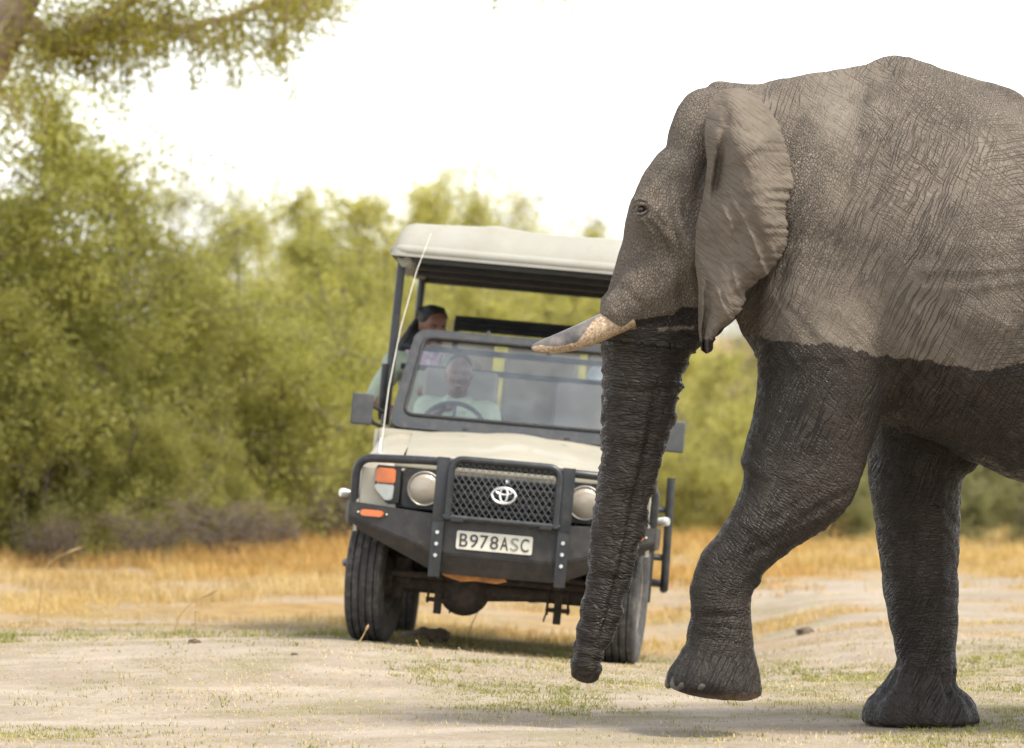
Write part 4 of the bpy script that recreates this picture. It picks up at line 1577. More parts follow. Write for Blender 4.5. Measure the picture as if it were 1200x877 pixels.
    # --- seats
    def seat(x, y, w, zs, zb, mat, name='seat', lean=10):
        st = empty(name)
        st.parent = root
        bm = nb()
        box(bm, (x, y, zs), (w, 0.50, 0.14), bev=0.05, seg=3)
        obj('cushion', bm, mat, st)
        bm = nb()
        M = Matrix.Rotation(radians(-lean), 3, 'X')
        box(bm, (x, y + 0.28, (zs + zb) / 2), (w, 0.13, zb - zs + 0.05), M, bev=0.05, seg=3)
        obj('backrest', bm, mat, st)
        bm = nb()
        box(bm, (x, y, (zs + 0.50) / 2 - 0.03), (w * 0.8, 0.42, zs - 0.50 - 0.08))
        obj('seat_base', bm, M_TRIM, st)
    seat(-0.40, 1.62, 0.46, 0.92, 1.62, M_SEATG)
    seat(0.42, 1.62, 0.50, 0.92, 1.60, M_SEATG)
    seat(-0.52, 2.38, 0.42, 1.12, 1.70, M_SEAT)
    seat(0.06, 2.38, 0.46, 1.12, 1.76, M_SEAT)
    seat(0.56, 2.38, 0.42, 1.12, 1.70, M_SEAT)
    for x in (-0.5, 0.05, 0.56):
        seat(x, 3.35, 0.46, 1.25, 1.90, M_SEAT)

    # --- dash and steering
    bm = nb()
    box(bm, (0, 0.98, 1.15), (1.52, 0.28, 0.16), bev=0.04, seg=3)
    obj('dashboard', bm, M_DASH, root)
    M = Matrix.Translation((-0.40, 1.24, 1.255)) @ Matrix.Rotation(radians(62), 4, 'X')
    bm = nb()
    tube(bm, [M @ V3((0.195 * cos(a), 0.195 * sin(a), 0)) for a in [2 * pi * k / 40 for k in range(41)]], 0.014, 8, cap=False)
    sw = obj('steering_wheel', bm, M_TRIM, root)
    bm = nb()
    for a in (90, 210, 330):
        tube(bm, [M @ V3((0, 0, -0.03)), M @ V3((0.19 * cos(radians(a)), 0.19 * sin(radians(a)), 0))], 0.011, 6)
    tube(bm, [M @ V3((0, 0, 0)), M @ V3((0, 0, -0.05)), (-0.40, 0.98, 1.15)], [0.045, 0.05, 0.03], 10)
    obj('steering_column', bm, M_TRIM, sw)

    # --- wheels
    def tyre_mesh():
        bm = nb()
        W, R = 0.112, 0.392
        prof = [(0.215, -0.085), (0.235, -0.098), (0.30, -W), (0.355, -W + 0.002), (0.377, -0.103)]
        # tread with four grooves
        grooves = [-0.062, -0.021, 0.021, 0.062]
        h = -0.094
        prof.append((R - 0.005, h))
        for gc in grooves:
            cr = R - 0.004 * (gc / 0.1) ** 2
            prof += [(cr, gc - 0.006), (cr - 0.011, gc - 0.004), (cr - 0.011, gc + 0.004), (cr, gc + 0.006)]
        prof.append((R - 0.005, 0.094))
        prof += [(0.377, 0.103), (0.355, W - 0.002), (0.30, W), (0.235, 0.098), (0.215, 0.085)]
        lathe(bm, prof, Matrix.Rotation(radians(90), 4, 'Y'), 72)
        return bm
    tyre_me = None
    for x, y, steer in ((-0.717, 0, -8), (0.717, 0, -5), (-0.70, 2.98, 0), (0.70, 2.98, 0)):
        w = empty('wheel')
        w.parent = root
        w.location = (x, y, 0.385)
        w.rotation_euler = (0, 0, radians(steer))
        if tyre_me is None:
            t = obj('tyre', tyre_mesh(), M_RUBBER, w, ang=30)
            tyre_me = t.data
            # siped shoulder: small blocks cut as lugs along the groove walls
        else:
            t = bpy.data.objects.new('tyre', tyre_me)
            COL.objects.link(t)
            t.parent = w
        bm = nb()
        sgn = 1 if x > 0 else -1
        Mr = Matrix.Rotation(radians(90), 4, 'Y')
        lathe(bm, [(0.217, -0.085), (0.205, -0.08), (0.195, -0.03), (0.15, 0.0), (0.10, 0.03), (0.075, 0.035), (0.07, 0.07), (0.0001, 0.075)] if sgn > 0 else [(0.217, 0.085), (0.205, 0.08), (0.195, 0.03), (0.15, 0.0), (0.10, -0.03), (0.075, -0.035), (0.07, -0.07), (0.0001, -0.075)], Mr, 32)
        lathe(bm, [(0.217, 0.085), (0.205, 0.08), (0.197, 0.0), (0.205, -0.08), (0.217, -0.085)], Mr, 32)
        obj('rim', bm, M_RIM, w)
        bm = nb()
        lathe(bm, [(0.0001, -sgn * 0.12), (0.10, -sgn * 0.115), (0.135, -sgn * 0.07), (0.14, -sgn * 0.01), (0.0001, 0)], Mr, 24)
        obj('brake_drum', bm, M_UNDER, w)

    # --- underbody
    ax = nb()
    tube(ax, [(-0.66, 0, 0.36), (-0.35, 0, 0.345), (-0.12, 0, 0.335), (0.2, 0, 0.345), (0.66, 0, 0.36)], [0.06, 0.048, 0.06, 0.042, 0.06], 12)
    a = obj('front_axle', ax, M_UNDER, root)
    bm = nb()
    lathe(bm, [(0.0001, -0.13), (0.06, -0.125), (0.11, -0.09), (0.14, -0.02), (0.15, 0.0), (0.15, 0.03), (0.13, 0.08), (0.07, 0.14), (0.05, 0.2), (0.0001, 0.2)], Matrix.Translation((-0.20, 0, 0.335)) @ Matrix.Rotation(radians(-90), 4, 'X'), 24)
    for k in range(10):
        an = 2 * pi * k / 10
        tube(bm, [(-0.20 + 0.14 * cos(an), -0.02, 0.335 + 0.14 * sin(an)), (-0.20 + 0.14 * cos(an), 0.01, 0.335 + 0.14 * sin(an))], 0.011, 6)
    obj('differential', bm, M_UNDER, a)
    bm = nb()
    tube(bm, [(-0.62, -0.16, 0.40), (0.62, -0.16, 0.405)], 0.02, 8)
    tube(bm, [(-0.35, -0.24, 0.47), (0.66, -0.2, 0.435)], 0.018, 8)
    obj('steering_rod', bm, M_UNDER, root)
    for s in (-1, 1):
        sp = empty('leaf_spring')
        sp.parent = root
        for k in range(5):
            bm = nb()
            L = 0.62 - 0.09 * k
            P = [(s * 0.345, y, 0.42 + 0.10 * (y / 0.62) ** 2 - 0.011 * k) for y in np.linspace(-L, L, 9)]
            tube(bm, P, 0.034, 4, flat=0.16)
            obj('leaf', bm, M_UNDER, sp, smooth=False)
        bm = nb()
        box(bm, (s * 0.345, -0.03, 0.31), (0.045, 0.05, 0.25), bev=0.006)
        box(bm, (s * 0.345, 0.0, 0.265), (0.14, 0.14, 0.025), bev=0.004)
        tube(bm, [(s * 0.40, -0.05, 0.40), (s * 0.405, -0.05, 0.245)], 0.009, 6)
        tube(bm, [(s * 0.285, -0.05, 0.40), (s * 0.285, -0.05, 0.235)], 0.009, 6)
        tube(bm, [(s * 0.285, -0.05, 0.26), (s * 0.27, -0.06, 0.20), (s * 0.275, -0.06, 0.195)], 0.006, 6)
        obj('spring_clamp', bm, M_UNDER, sp)
        bm = nb()
        tube(bm, [(s * 0.52, 0.08, 0.30), (s * 0.47, 0.12, 0.75)], [0.035, 0.042], 10)
        obj('shock_absorber', bm, M_UNDER, root)
        bm = nb()
        box(bm, (s * 0.36, 1.8, 0.50), (0.08, 4.6, 0.13), bev=0.01)
        obj('chassis_rail', bm, M_UNDER, root)
        bm = nb()
        box(bm, (s * 0.56, -0.02, 0.42), (0.10, 0.16, 0.16), bev=0.03, seg=3)
        tube(bm, [(s * 0.60, 0, 0.52), (s * 0.59, 0, 0.26)], 0.045, 10)
        obj('steering_knuckle', bm, M_UNDER, root)
        # inner wheel arch
        bm = nb()
        P = [(0.50 * -cos(radians(q)), 0.40 + 0.50 * sin(radians(q))) for q in range(54, 175, 10)] + [(0.48 * cos(radians(q)) * -1, 0.40 + 0.48 * sin(radians(q))) for q in range(174, 53, -10)]
        prism(bm, P, 0.30, Matrix.Translation((s * 0.66, 0, 0)) @ MYZ)
        obj('wheel_arch_liner', bm, M_TRIM, root)
        # side step; the near side one carries an upright hoop
        bm = nb()
        tube(bm, arc_path(([(0.93, 0.62, 1.09), (0.945, 0.62, 0.44)] if s > 0 else [(-0.84, 0.75, 0.44)]) + [(s * 0.945, 0.9 if s < 0 else 2.3, 0.42), (s * 0.945, 2.4, 0.42)], 0.05), 0.026, 10)
        st = obj('side_step', bm, M_BLACK, root)
        for yy, zz in ((0.64, 0.90), (0.64, 0.62), (0.7, 0.47), (2.2, 0.45)) if s > 0 else ((1.2, 0.45), (2.2, 0.45)):
            bm = nb()
            tube(bm, [(s * 0.80, yy, zz), (s * 0.935, yy, zz)], 0.02, 8)
            obj('step_bracket', bm, M_GREY, st)
        bm = nb()
        box(bm, (s * 0.80, 0.60, 0.52), (0.14, 0.02, 0.34), bev=0.006)
        obj('mud_flap', bm, M_TRIM, root)
    bm = nb()
    box(bm, (0.05, -0.1, 0.68), (0.72, 0.7, 0.38), bev=0.04)
    box(bm, (0.08, 0.15, 0.50), (0.34, 0.5, 0.16), bev=0.04)
    obj('engine', bm, M_UNDER, root)
    bm = nb()
    t = [(-0.30, 0.425), (-0.33, 0.455), (0.02, 0.45), (0.06, 0.425), (0.0, 0.405), (-0.12, 0.412), (-0.2, 0.400)]
    prism(bm, t, 0.012, Matrix.Translation((0, -0.66, -0.012)) @ MXZ)
    obj('rusty_skid_plate', bm, M_RUST, root)
    bm = nb()
    tube(bm, [(-0.64, 2.98, 0.38), (-0.1, 2.98, 0.38), (0.12, 2.98, 0.38), (0.64, 2.98, 0.38)], [0.055, 0.07, 0.13, 0.055], 12)
    obj('rear_axle', bm, M_UNDER, root)
    bm = nb()
    tube(bm, [(0.12, 3.4, 0.46), (0.12, 4.0, 0.52)], 0.06, 10)
    obj('exhaust', bm, M_UNDER, root)

    # --- whip aerial
    bm = nb()
    tube(bm, [(-0.735, -0.33, 1.06), (-0.735, -0.33, 1.16)], 0.011, 8)
    ae = obj('aerial_base', bm, M_CHROME, root)
    bm = nb()
    tube(bm, [(-0.735, -0.33, 1.15), (-0.725, -0.30, 1.45), (-0.69, -0.26, 1.80), (-0.63, -0.2, 2.14), (-0.57, -0.15, 2.36)], [0.004, 0.0036, 0.003, 0.0026, 0.0022], 6)
    obj('aerial_whip', bm, M_PLATEW, ae)
    return root


VEHICLE = build_vehicle()


# ------------------------------------------------------------------ people in the vehicle
def skin_mat(name, col):
    m = Mat(name)
    co = m.coord()
    n = m.noise(co, 14, 5, 0.6)
    m.set(color=m.ramp(n, [(0.3, tuple(c * 0.8 for c in col)), (0.7, tuple(c * 1.2 for c in col))]), rough=0.48, spec=0.4, normal=m.bump(m.noise(co, 120, 3), 0.15, 0.003))
    return m.m


M_SKIN_A = skin_mat('deep_brown_skin', (0.125, 0.066, 0.045))
M_SKIN_B = skin_mat('brown_skin', (0.145, 0.062, 0.036))
M_HAIR = plain('black_hair', (0.008, 0.007, 0.007), 0.55, var=0.4, bump=0.8, bscale=120)
M_SHIRT = plain('sage_shirt', (0.33, 0.38, 0.275), 0.85, var=0.12, scale=7, bump=0.3, bscale=90)
M_SHIRTW = plain('white_shirt', (0.62, 0.66, 0.66), 0.85, var=0.06, scale=7, bump=0.3, bscale=90)
M_TROUS = plain('khaki_trousers', (0.20, 0.17, 0.11), 0.9, var=0.15)
M_SHOE = plain('dark_boot', (0.03, 0.022, 0.017), 0.7)
M_EYEW = plain('eye_white', (0.30, 0.26, 0.23), 0.3, var=0.05)
M_PHONE = plain('black_device', (0.012, 0.012, 0.013), 0.3)


def scarf_mat():
    m = Mat('patterned_scarf')
    co = m.coord()
    v = m.voro(co, 34, 'F1', out='Color')
    x = m.n('SeparateColor')
    m.put(x.inputs[0], v)
    c = m.ramp(x.outputs[0], [(0.0, (0.30, 0.16, 0.26)), (0.35, (0.45, 0.30, 0.40)), (0.6, (0.62, 0.58, 0.58)), (0.8, (0.12, 0.08, 0.12)), (1.0, (0.55, 0.42, 0.5))])
    m.set(color=c, rough=0.85)
    return m.m


M_SCARF = scarf_mat()


def finish_field(F, name, mat, parent, it=2):
    V, Q = F.mesh()
    V = relax(V, Q, it, 0.4)
    return mesh_np(name, V, Q, mat, parent)


def human(label, J, skin, shirt, hair='short', smile=False, vox=0.0078):
    """seated figure; J holds joints in vehicle coordinates"""
    root = empty('person')
    root.matrix_world = VM
    tag(root, label, 'person')
    A = {k: np.array(v, float) for k, v in J.items() if k not in ('yaw', 'pitch', 'grip', 'roll')}
    Rh = np.array((Matrix.Rotation(radians(J.get('yaw', 0)), 3, 'Z') @ Matrix.Rotation(radians(J.get('roll', 0)), 3, 'Y') @ Matrix.Rotation(radians(J.get('pitch', 0)), 3, 'X')))
    H = lambda x, y, z: A['head'] + Rh @ np.array((x, y, z))
    Rm = Matrix(Rh.tolist())
    pts = np.array(list(A.values()))
    F = Field(pts.min(0) - 0.2, pts.max(0) + 0.2, vox)
    # torso
    mid = (A['pelvis'] + A['chest']) / 2
    F.cone(A['pelvis'], mid, .125, .12, .05, (1.25, 1, 1))
    F.cone(mid, A['chest'], .12, .125, .05, (1.3, 1, 1))
    F.cone(A['shl'], A['shr'], .062, .062, .06)
    F.cone(A['chest'] + (0, .0, .10), A['neck'], .085, .056, .05)
    F.cone(A['neck'], H(0, .02, -.06), .056, .052, .03)
    # head
    F.ell(H(0, .015, .035), (.076, .098, .088), .03, rot=Rm)
    F.cone(H(0, -.028, -.005), H(0, -.045, -.078), .066, .036, .035)
    F.cone(H(-.045, -.005, -.045), H(-.018, -.058, -.092), .026, .02, .03)
    F.cone(H(.045, -.005, -.045), H(.018, -.058, -.092), .026, .02, .03)
    F.ell(H(0, -.06, .045), (.056, .03, .035), .025, rot=Rm)
    for s in (-1, 1):
        F.ell(H(s * .03, -.094, .012), (.017, .014, .011), .012, rot=Rm, op='s')
        F.cone(H(s * .012, -.088, .03), H(s * .045, -.078, .032), .012, .010, .012)
        F.ell(H(s * .040, -.066, -.022), (.022, .018, .02), .018, rot=Rm)
        F.ell(H(s * .077, .012, .0), (.011, .02, .032), .008, rot=Rm)
        F.ell(H(s * .012, -.101, -.024), (.011, .012, .009), .008, rot=Rm)
    F.cone(H(0, -.090, .018), H(0, -.108, -.020), .009, .013, .010)
    F.ell(H(0, -.090, -.052), (.027, .015, .009), .007, rot=Rm)
    F.ell(H(0, -.088, -.068), (.023, .015, .009), .006, rot=Rm)
    # arms and hands
    for s in ('l', 'r'):
        F.cone(A['sh' + s], A['el' + s], .05, .040, .03)
        F.cone(A['el' + s], A['ha' + s], .040, .027, .02)
        d = A['ha' + s] - A['el' + s]
        d = d / np.linalg.norm(d)
        side = np.cross(d, np.array((0, 0, 1.0)))
        side /= np.linalg.norm(side) + 1e-9
        dn = np.cross(side, d)                       # back of the hand
        palm = A['ha' + s] + d * .045
        F.cone(A['ha' + s], palm, .026, .03, .012, (1, 1, 1))
        for k in range(4):
            o = side * (-.030 + .020 * k)
            L = (.030, .036, .034, .026)[k]
            b0 = palm + o + d * .018
            b1 = b0 + d * L - dn * .006
            b2 = b1 + d * L * .35 - dn * .028
            b3 = b2 - d * L * .35 - dn * .020
            for p, q, r0, r1 in ((b0, b1, .0105, .0095), (b1, b2, .0095, .009), (b2, b3, .009, .008)):
                F.cone(p, q, r0, r1, .004)
        t0 = A['ha' + s] + d * .02 - side * .028
        t1 = t0 + d * .030 - side * .014 - dn * .014
        t2 = t1 + d * .022 + side * .004 - dn * .02
        F.cone(t0, t1, .013, .0115, .006)
        F.cone(t1, t2, .0115, .0095, .004)
    for s in ('l', 'r'):
        F.cone(A['pelvis'] + ((-.09 if s == 'l' else .09), 0, 0), A['kn' + s], .085, .06, .04)
        F.cone(A['kn' + s], A['fo' + s], .058, .042, .02)
        F.cone(A['fo' + s], A['fo' + s] + (0, -.14, -.03), .042, .034, .02)
    finish_field(F, 'body', skin, root)
    # shirt
    G = Field(pts.min(0) - 0.2, pts.max(0) + 0.2, vox * 1.25)
    G.cone(A['pelvis'] + (0, 0, -.02), mid, .145, .14, .05, (1.25, 1, 1))
    G.cone(mid, A['chest'], .14, .145, .05, (1.3, 1, 1))
    G.cone(A['shl'], A['shr'], .080, .080, .06)
    G.cone(A['chest'] + (0, 0, .08), A['neck'] + (0, 0, -.03), .10, .070, .05)
    for s in ('l', 'r'):
        e = A['sh' + s] + (A['el' + s] - A['sh' + s]) * (0.92 if hair != 'braids' else 1.0)
        G.cone(A['sh' + s], e, .070, .060, .03)
    # collar
    for s in (-1, 1):
        c0 = A['neck'] + (s * .058, .03, -.005)
        c1 = A['neck'] + (s * .055, -.05, -.025)
        c2 = A['neck'] + (s * .045, -.085, -.085)
        G.cone(c0, c1, .018, .018, .012)
        G.cone(c1, c2, .018, .016, .012)
    G.cone(A['neck'] + (0, -.09, .03), A['neck'] + (0, -.15, -.11), .034, .012, .02, op='s')
    V, Q = G.mesh()
    V = relax(V, Q, 1, .4)
    N = vnormals(V, Q)
    V = V + N * (0.006 * fbm(V * 14, 3))[:, None].astype(np.float32)
    mesh_np('shirt', V, Q, shirt, root)
    # trousers
    G = Field(np.minimum(A['fol'], A['for']) - (.4, .35, .2), np.maximum(A['pelvis'], np.maximum(A['knl'], A['knr'])) + .3, vox * 1.4)
    G.cone(A['pelvis'] + (0, 0, -.04), A['pelvis'] + (0, 0, .06), .14, .14, .05, (1.25, 1, 1))
    for s in ('l', 'r'):
        G.cone(A['pelvis'] + ((-.09 if s == 'l' else .09), 0, 0), A['kn' + s], .10, .075, .04)
        G.cone(A['kn' + s], A['fo' + s] + (0, 0, .06), .073, .06, .02)
    finish_field(G, 'trousers', M_TROUS, root)
    for s in ('l', 'r'):
        G = Field(A['fo' + s] - .3, A['fo' + s] + .25, .012)
        G.cone(A['fo' + s] + (0, 0, .06), A['fo' + s], .055, .058, .02)
        G.cone(A['fo' + s] + (0, 0, -.01), A['fo' + s] + (0, -.16, -.03), .055, .045, .02)
        finish_field(G, 'boot', M_SHOE, root)
    # hair
    c = A['head']
    G = Field(c - (.30, .30, .45), c + (.30, .30, .25), .0075)
    if hair == 'short':
        G.ell(H(0, .026, .050), (.080, .094, .080), .01, rot=Rm)
        G.ell(H(0, -.06, -.005), (.09, .07, .075), .02, rot=Rm, op='s')
    else:
        G.ell(H(0, .022, .045), (.085, .100, .086), .01, rot=Rm)
        G.ell(H(0, -.075, -.02), (.09, .065, .085), .015, rot=Rm, op='s')
        rr = random.Random(3)
        for k in range(13):
            a = -1.25 + 2.5 * k / 12
            p0 = H(.078 * sin(a), -.05 + .02 * abs(a), .075 + .04 * cos(a) - .03)
            p1 = H(.09 * sin(a), .05, .085 + .02 * cos(a))
            p2 = H(.06 * sin(a), .115, .02)
            G.cone(p0, p1, .013, .014, .006)
            G.cone(p1, p2, .014, .014, .006)
        for k in range(9):
            ox, oy = rr.uniform(-.06, .05), rr.uniform(-.02, .05)
            p = H(-.03 + ox * .6, .115, .02)
            pr = p
            for q in range(5):
                nx = p + np.array((-.022 * (q + 1) + ox * .5 * (q + 1) / 5, oy * .3 * q, -.050 * (q + 1)))
                G.cone(pr, nx, .014, .013, .005)
                pr = nx
    finish_field(G, 'hair', M_HAIR, root, 1)
    for s in (-1, 1):
        bm = nb()
        bmesh.ops.create_uvsphere(bm, u_segments=10, v_segments=8, radius=.0108)
        e = obj('eye', bm, M_EYEW, root)
        e.location = H(s * .03, -.0765, .012)
        bm = nb()
        bmesh.ops.create_uvsphere(bm, u_segments=8, v_segments=6, radius=.0075)
        i = obj('iris', bm, M_EYE, e)
        i.location = Rm @ Vector((0, -.0055, 0))
    if smile:
        bm = nb()
        t = [H(.018 * u, -.0995 + .006 * u * u, -.059) for u in np.linspace(-1, 1, 7)]
        tube(bm, [Vector(p) for p in t], [.002, .004, .005, .005, .005, .004, .002], 6)
        obj('teeth', bm, M_EYEW, root)
    return root, H, A


SWM = Matrix.Translation((-0.40, 1.24, 1.255)) @ Matrix.Rotation(radians(62), 4, 'X')
def on_wheel(deg):
    return np.array(SWM @ Vector((0.195 * cos(radians(deg)), 0.195 * sin(radians(deg)), 0)))


drv, _, _ = human('driver in a sage green collared shirt holding the steering wheel', dict(
    head=(-.405, 1.60, 1.605), yaw=4, pitch=4, neck=(-.40, 1.665, 1.475), chest=(-.40, 1.70, 1.27), pelvis=(-.40, 1.70, 1.06),
    shl=(-.58, 1.68, 1.385), shr=(-.22, 1.68, 1.385), ell=(-.66, 1.50, 1.19), elr=(-.13, 1.50, 1.19),
    hal=tuple(on_wheel(118) + (-.015, .075, -.045)), har=tuple(on_wheel(5) + (.04, .085, -.045)),
    knl=(-.50, 1.26, 1.02), knr=(-.29, 1.26, 1.02), fol=(-.48, 1.02, .66), **{'for': (-.31, 1.02, .66)}), M_SKIN_A, M_SHIRT, 'short', True)

p2, H2, A2 = human('person with black braids and patterned scarf leaning out behind the driver', dict(
    head=(-.615, 2.25, 1.905), yaw=28, pitch=10, roll=-6, neck=(-.645, 2.30, 1.77), chest=(-.62, 2.33, 1.56), pelvis=(-.52, 2.40, 1.31),
    shl=(-.825, 2.25, 1.655), shr=(-.47, 2.31, 1.665), ell=(-.925, 2.06, 1.43), elr=(-.36, 2.12, 1.45),
    hal=(-.815, 1.93, 1.365), har=(-.555, 1.99, 1.50),
    knl=(-.62, 2.03, 1.24), knr=(-.42, 2.03, 1.24), fol=(-.62, 1.98, .80), **{'for': (-.42, 1.98, .80)}), M_SKIN_B, M_SHIRT, 'braids')
# scarf wound round the neck with an end hanging on the chest
G = Field((-.95, 1.95, 1.35), (-.3, 2.6, 1.95), .009)
nk = A2['neck']
for k in range(14):
    a0, a1 = 2 * pi * k / 14, 2 * pi * (k + 1) / 14
    pt = lambda a: nk + np.array((.092 * cos(a), .088 * sin(a) - .005, -.035 - .03 * sin(-a) + .012 * cos(3 * a)))
    G.cone(pt(a0), pt(a1), .036, .036, .02)
G.cone(nk + (.03, -.10, -.06), nk + (.075, -.15, -.20), .045, .05, .03, (1, .7, 1))
G.cone(nk + (.075, -.15, -.20), nk + (.10, -.155, -.31), .05, .035, .03, (1, .6, 1))
finish_field(G, 'scarf', M_SCARF, p2, 1)
cam_root = empty('handheld_device')
cam_root.matrix_world = VM
tag(cam_root, 'small black device held in the hand of the braided person', 'device')
bm = nb()
box(bm, (-.585, 1.925, 1.535), (.078, .022, .15), Matrix.Rotation(radians(12), 3, 'Y'), bev=.008, seg=3)
obj('device_case', bm, M_PHONE, cam_root)
bm = nb()
tube(bm, [(-.585, 1.918, 1.57), (-.585, 1.908, 1.57)], .014, 12)
obj('lens', bm, M_EYE, cam_root)

p3, _, _ = human('passenger in a white shirt sitting behind the empty front seat', dict(
    head=(.63, 2.24, 1.90), yaw=-10, pitch=4, neck=(.62, 2.30, 1.77), chest=(.60, 2.34, 1.56), pelvis=(.56, 2.40, 1.31),
    shl=(.44, 2.31, 1.685), shr=(.78, 2.31, 1.675), ell=(.38, 2.12, 1.46), elr=(.80, 2.12, 1.45),
    hal=(.47, 1.96, 1.34), har=(.66, 1.96, 1.34),
    knl=(.46, 2.03, 1.24), knr=(.66, 2.03, 1.24), fol=(.46, 1.98, .80), **{'for': (.66, 1.98, .80)}), M_SKIN_B, M_SHIRTW, 'short')


# ------------------------------------------------------------------ trees, bushes, grass
def leaf_mat(name, c0, c1, c2, trans=0.52):
    m = Mat(name)
    g = m.n('NewGeometry')
    oi = m.n('ObjectInfo')
    f = m.math('ADD', m.math('MULTIPLY', g.outputs['Random Per Island'], 0.75), m.math('MULTIPLY', oi.outputs['Random'], 0.25))
    col = m.ramp(f, [(0.08, c0), (0.5, c1), (0.92, c2)])
    big = m.noise(m.coord(), 1.1, 2)
    col = m.mix(m.rng(big, 0.4, 0.65, 0, 0.45), col, tuple(c * 1.25 for c in c2))
    m.set(color=col, rough=0.55, spec=0.25)
    tr = m.n('BsdfTranslucent')
    m.put(tr.inputs[0], m.mix(1.0, col, (1.0, 1.0, 0.55), blend='MULTIPLY'))
    mx = m.n('MixShader')
    mx.inputs[0].default_value = trans
    m.t.links.new(m.b.outputs[0], mx.inputs[1])
    m.t.links.new(tr.outputs[0], mx.inputs[2])
    m.t.links.new(mx.outputs[0], m.o.inputs[0])
    return m.m


M_LEAF_OLIVE = leaf_mat('olive_leaves', (0.18, 0.175, 0.050), (0.31, 0.30, 0.080), (0.43, 0.41, 0.125))
M_LEAF_YELLOW = leaf_mat('yellow_green_leaves', (0.25, 0.235, 0.065), (0.40, 0.375, 0.11), (0.52, 0.48, 0.17))
M_LEAF_GREY = leaf_mat('grey_green_leaves', (0.16, 0.165, 0.075), (0.26, 0.26, 0.12), (0.36, 0.34, 0.17))
M_LEAF_ACACIA = leaf_mat('acacia_leaves', (0.20, 0.19, 0.038), (0.31, 0.29, 0.058), (0.41, 0.38, 0.09))
M_BARK = plain('bush_bark', (0.13, 0.10, 0.072), 0.95, var=0.4, scale=8, bump=0.6, bscale=40)
M_BARK2 = plain('acacia_bark', (0.24, 0.175, 0.12), 0.95, var=0.4, scale=6, bump=1.0, bscale=30)


def leaves_np(P, length, width, rng, droop=0.0):
    n = len(P)
    d = rng.normal(size=(n, 3))
    d[:, 2] = d[:, 2] * 0.8 - droop
    d /= np.linalg.norm(d, axis=1, keepdims=True)
    s = np.cross(d, rng.normal(size=(n, 3)))
    s /= np.linalg.norm(s, axis=1, keepdims=True)
    L = length * rng.uniform(0.6, 1.35, (n, 1))
    W = width * rng.uniform(0.7, 1.3, (n, 1))
    V = np.stack([P - d * L * .5, P + s * W * .5, P + d * L * .5, P - s * W * .5], 1).reshape(-1, 3)
    Q = np.arange(4 * n).reshape(-1, 4)
    return V, Q


def bush_meshes(seed, height, width, n_clump, n_leaf, leaf, spread=0.26, skirt=0.0, shape=0):
    """stems + leaf clumps; returns (branch bmesh, leaf verts, quads)"""
    rng = np.random.default_rng(seed)
    bm = nb()
    C = []
    while len(C) < n_clump:
        u = rng.uniform(-1, 1, 3)
        ang = math.atan2(u[1], u[0])
        rad = math.hypot(u[0], u[1])
        lim = 0.78 + 0.22 * math.sin(3 * ang + seed) + 0.12 * math.sin(5 * ang + 2 * seed)
        z = (u[2] + 1) / 2
        prof = (sqrt(max(0, 1 - abs(2 * z - 0.72) ** 2.4 / 1.7)) if shape == 0 else (0.35 + 0.75 * z) * sqrt(max(0, 1.05 - z ** 5)))
        if rad > lim * prof:
            continue
        if rad < 0.35 * lim * prof and rng.random() < 0.6:
            continue
        C.append((u[0] * width / 2, u[1] * width / 2 * .85, (skirt + (1 - skirt) * z) * height * (0.9 + 0.16 * math.sin(2.3 * ang + seed))))
    C = np.array(C)
    ns = 7
    stems = []
    for k in range(ns):
        a = 2 * pi * k / ns + rng.uniform(-.3, .3)
        r = width * rng.uniform(.12, .3)
        top = np.array((cos(a) * r, sin(a) * r, height * rng.uniform(.5, .8)))
        b0 = np.array((cos(a) * .12, sin(a) * .12, -0.1))
        midp = (b0 + top) / 2 + rng.normal(size=3) * .12 * np.array((1, 1, .3))
        P = spl([b0, midp * .6 + b0 * .4, midp, top], 8)
        R = np.linspace(.045, .014, 8) * height / 3.2
        tube(bm, [Vector(p) for p in P], list(R), 6)
        stems.append(P)
    for c in C:
        s = stems[int(np.argmin([np.linalg.norm(q[4] - c) + rng.uniform(0, .5) for q in stems]))]
        zi = int(np.clip(np.searchsorted(s[:, 2], c[2] * .7), 1, 6))
        b0 = s[zi]
        m_ = (b0 + c) / 2 + rng.normal(size=3) * .08
        P = spl([b0, m_, c], 5)
        tube(bm, [Vector(p) for p in P], [.014, .012, .010, .008, .005], 4, cap=False)
    per = rng.multinomial(n_leaf, rng.dirichlet(np.full(len(C), 3.0)))
    pts = []
    for c, k in zip(C, per):
        sg = spread * rng.uniform(.7, 1.3)
        # twigs inside the clump
        nt = 9
        tips = c + rng.normal(size=(nt, 3)) * sg * np.array((1.1, 1.1, .85))
        for tp in tips:
            tube(bm, [Vector(c), Vector((c + tp) / 2 + rng.normal(size=3) * .02), Vector(tp)], [.006, .004, .002], 3, cap=False)
        w = rng.integers(0, nt, k)
        t = np.sqrt(rng.random((k, 1)))
        q = c * (1 - t) + tips[w] * t + rng.normal(size=(k, 3)) * sg * .30
        pts.append(q)
    P = np.concatenate(pts)
    P = P[P[:, 2] > 0.08]
    V, Q = leaves_np(P, leaf, leaf * .5, rng)
    return bm, V, Q


BUSH = []
for sd, h, w, nc, nl, lf, sp, sk, shp in ((1, 3.6, 3.6, 90, 62000, .050, .27, .03, 0), (2, 3.3, 3.9, 90, 62000, .050, .28, .02, 0), (3, 3.9, 3.4, 85, 58000, .052, .27, .05, 0), (5, 4.4, 4.6, 70, 13000, .06, .40, .30, 1), (8, 1.3, 2.2, 60, 1500, .035, .22, .03, 1)):
    bmx, lv, lq = bush_meshes(sd, h, w, nc, nl, lf, sp, sk, shp)
    BUSH.append((bmx, lv, lq, h))
_bush_me = {}


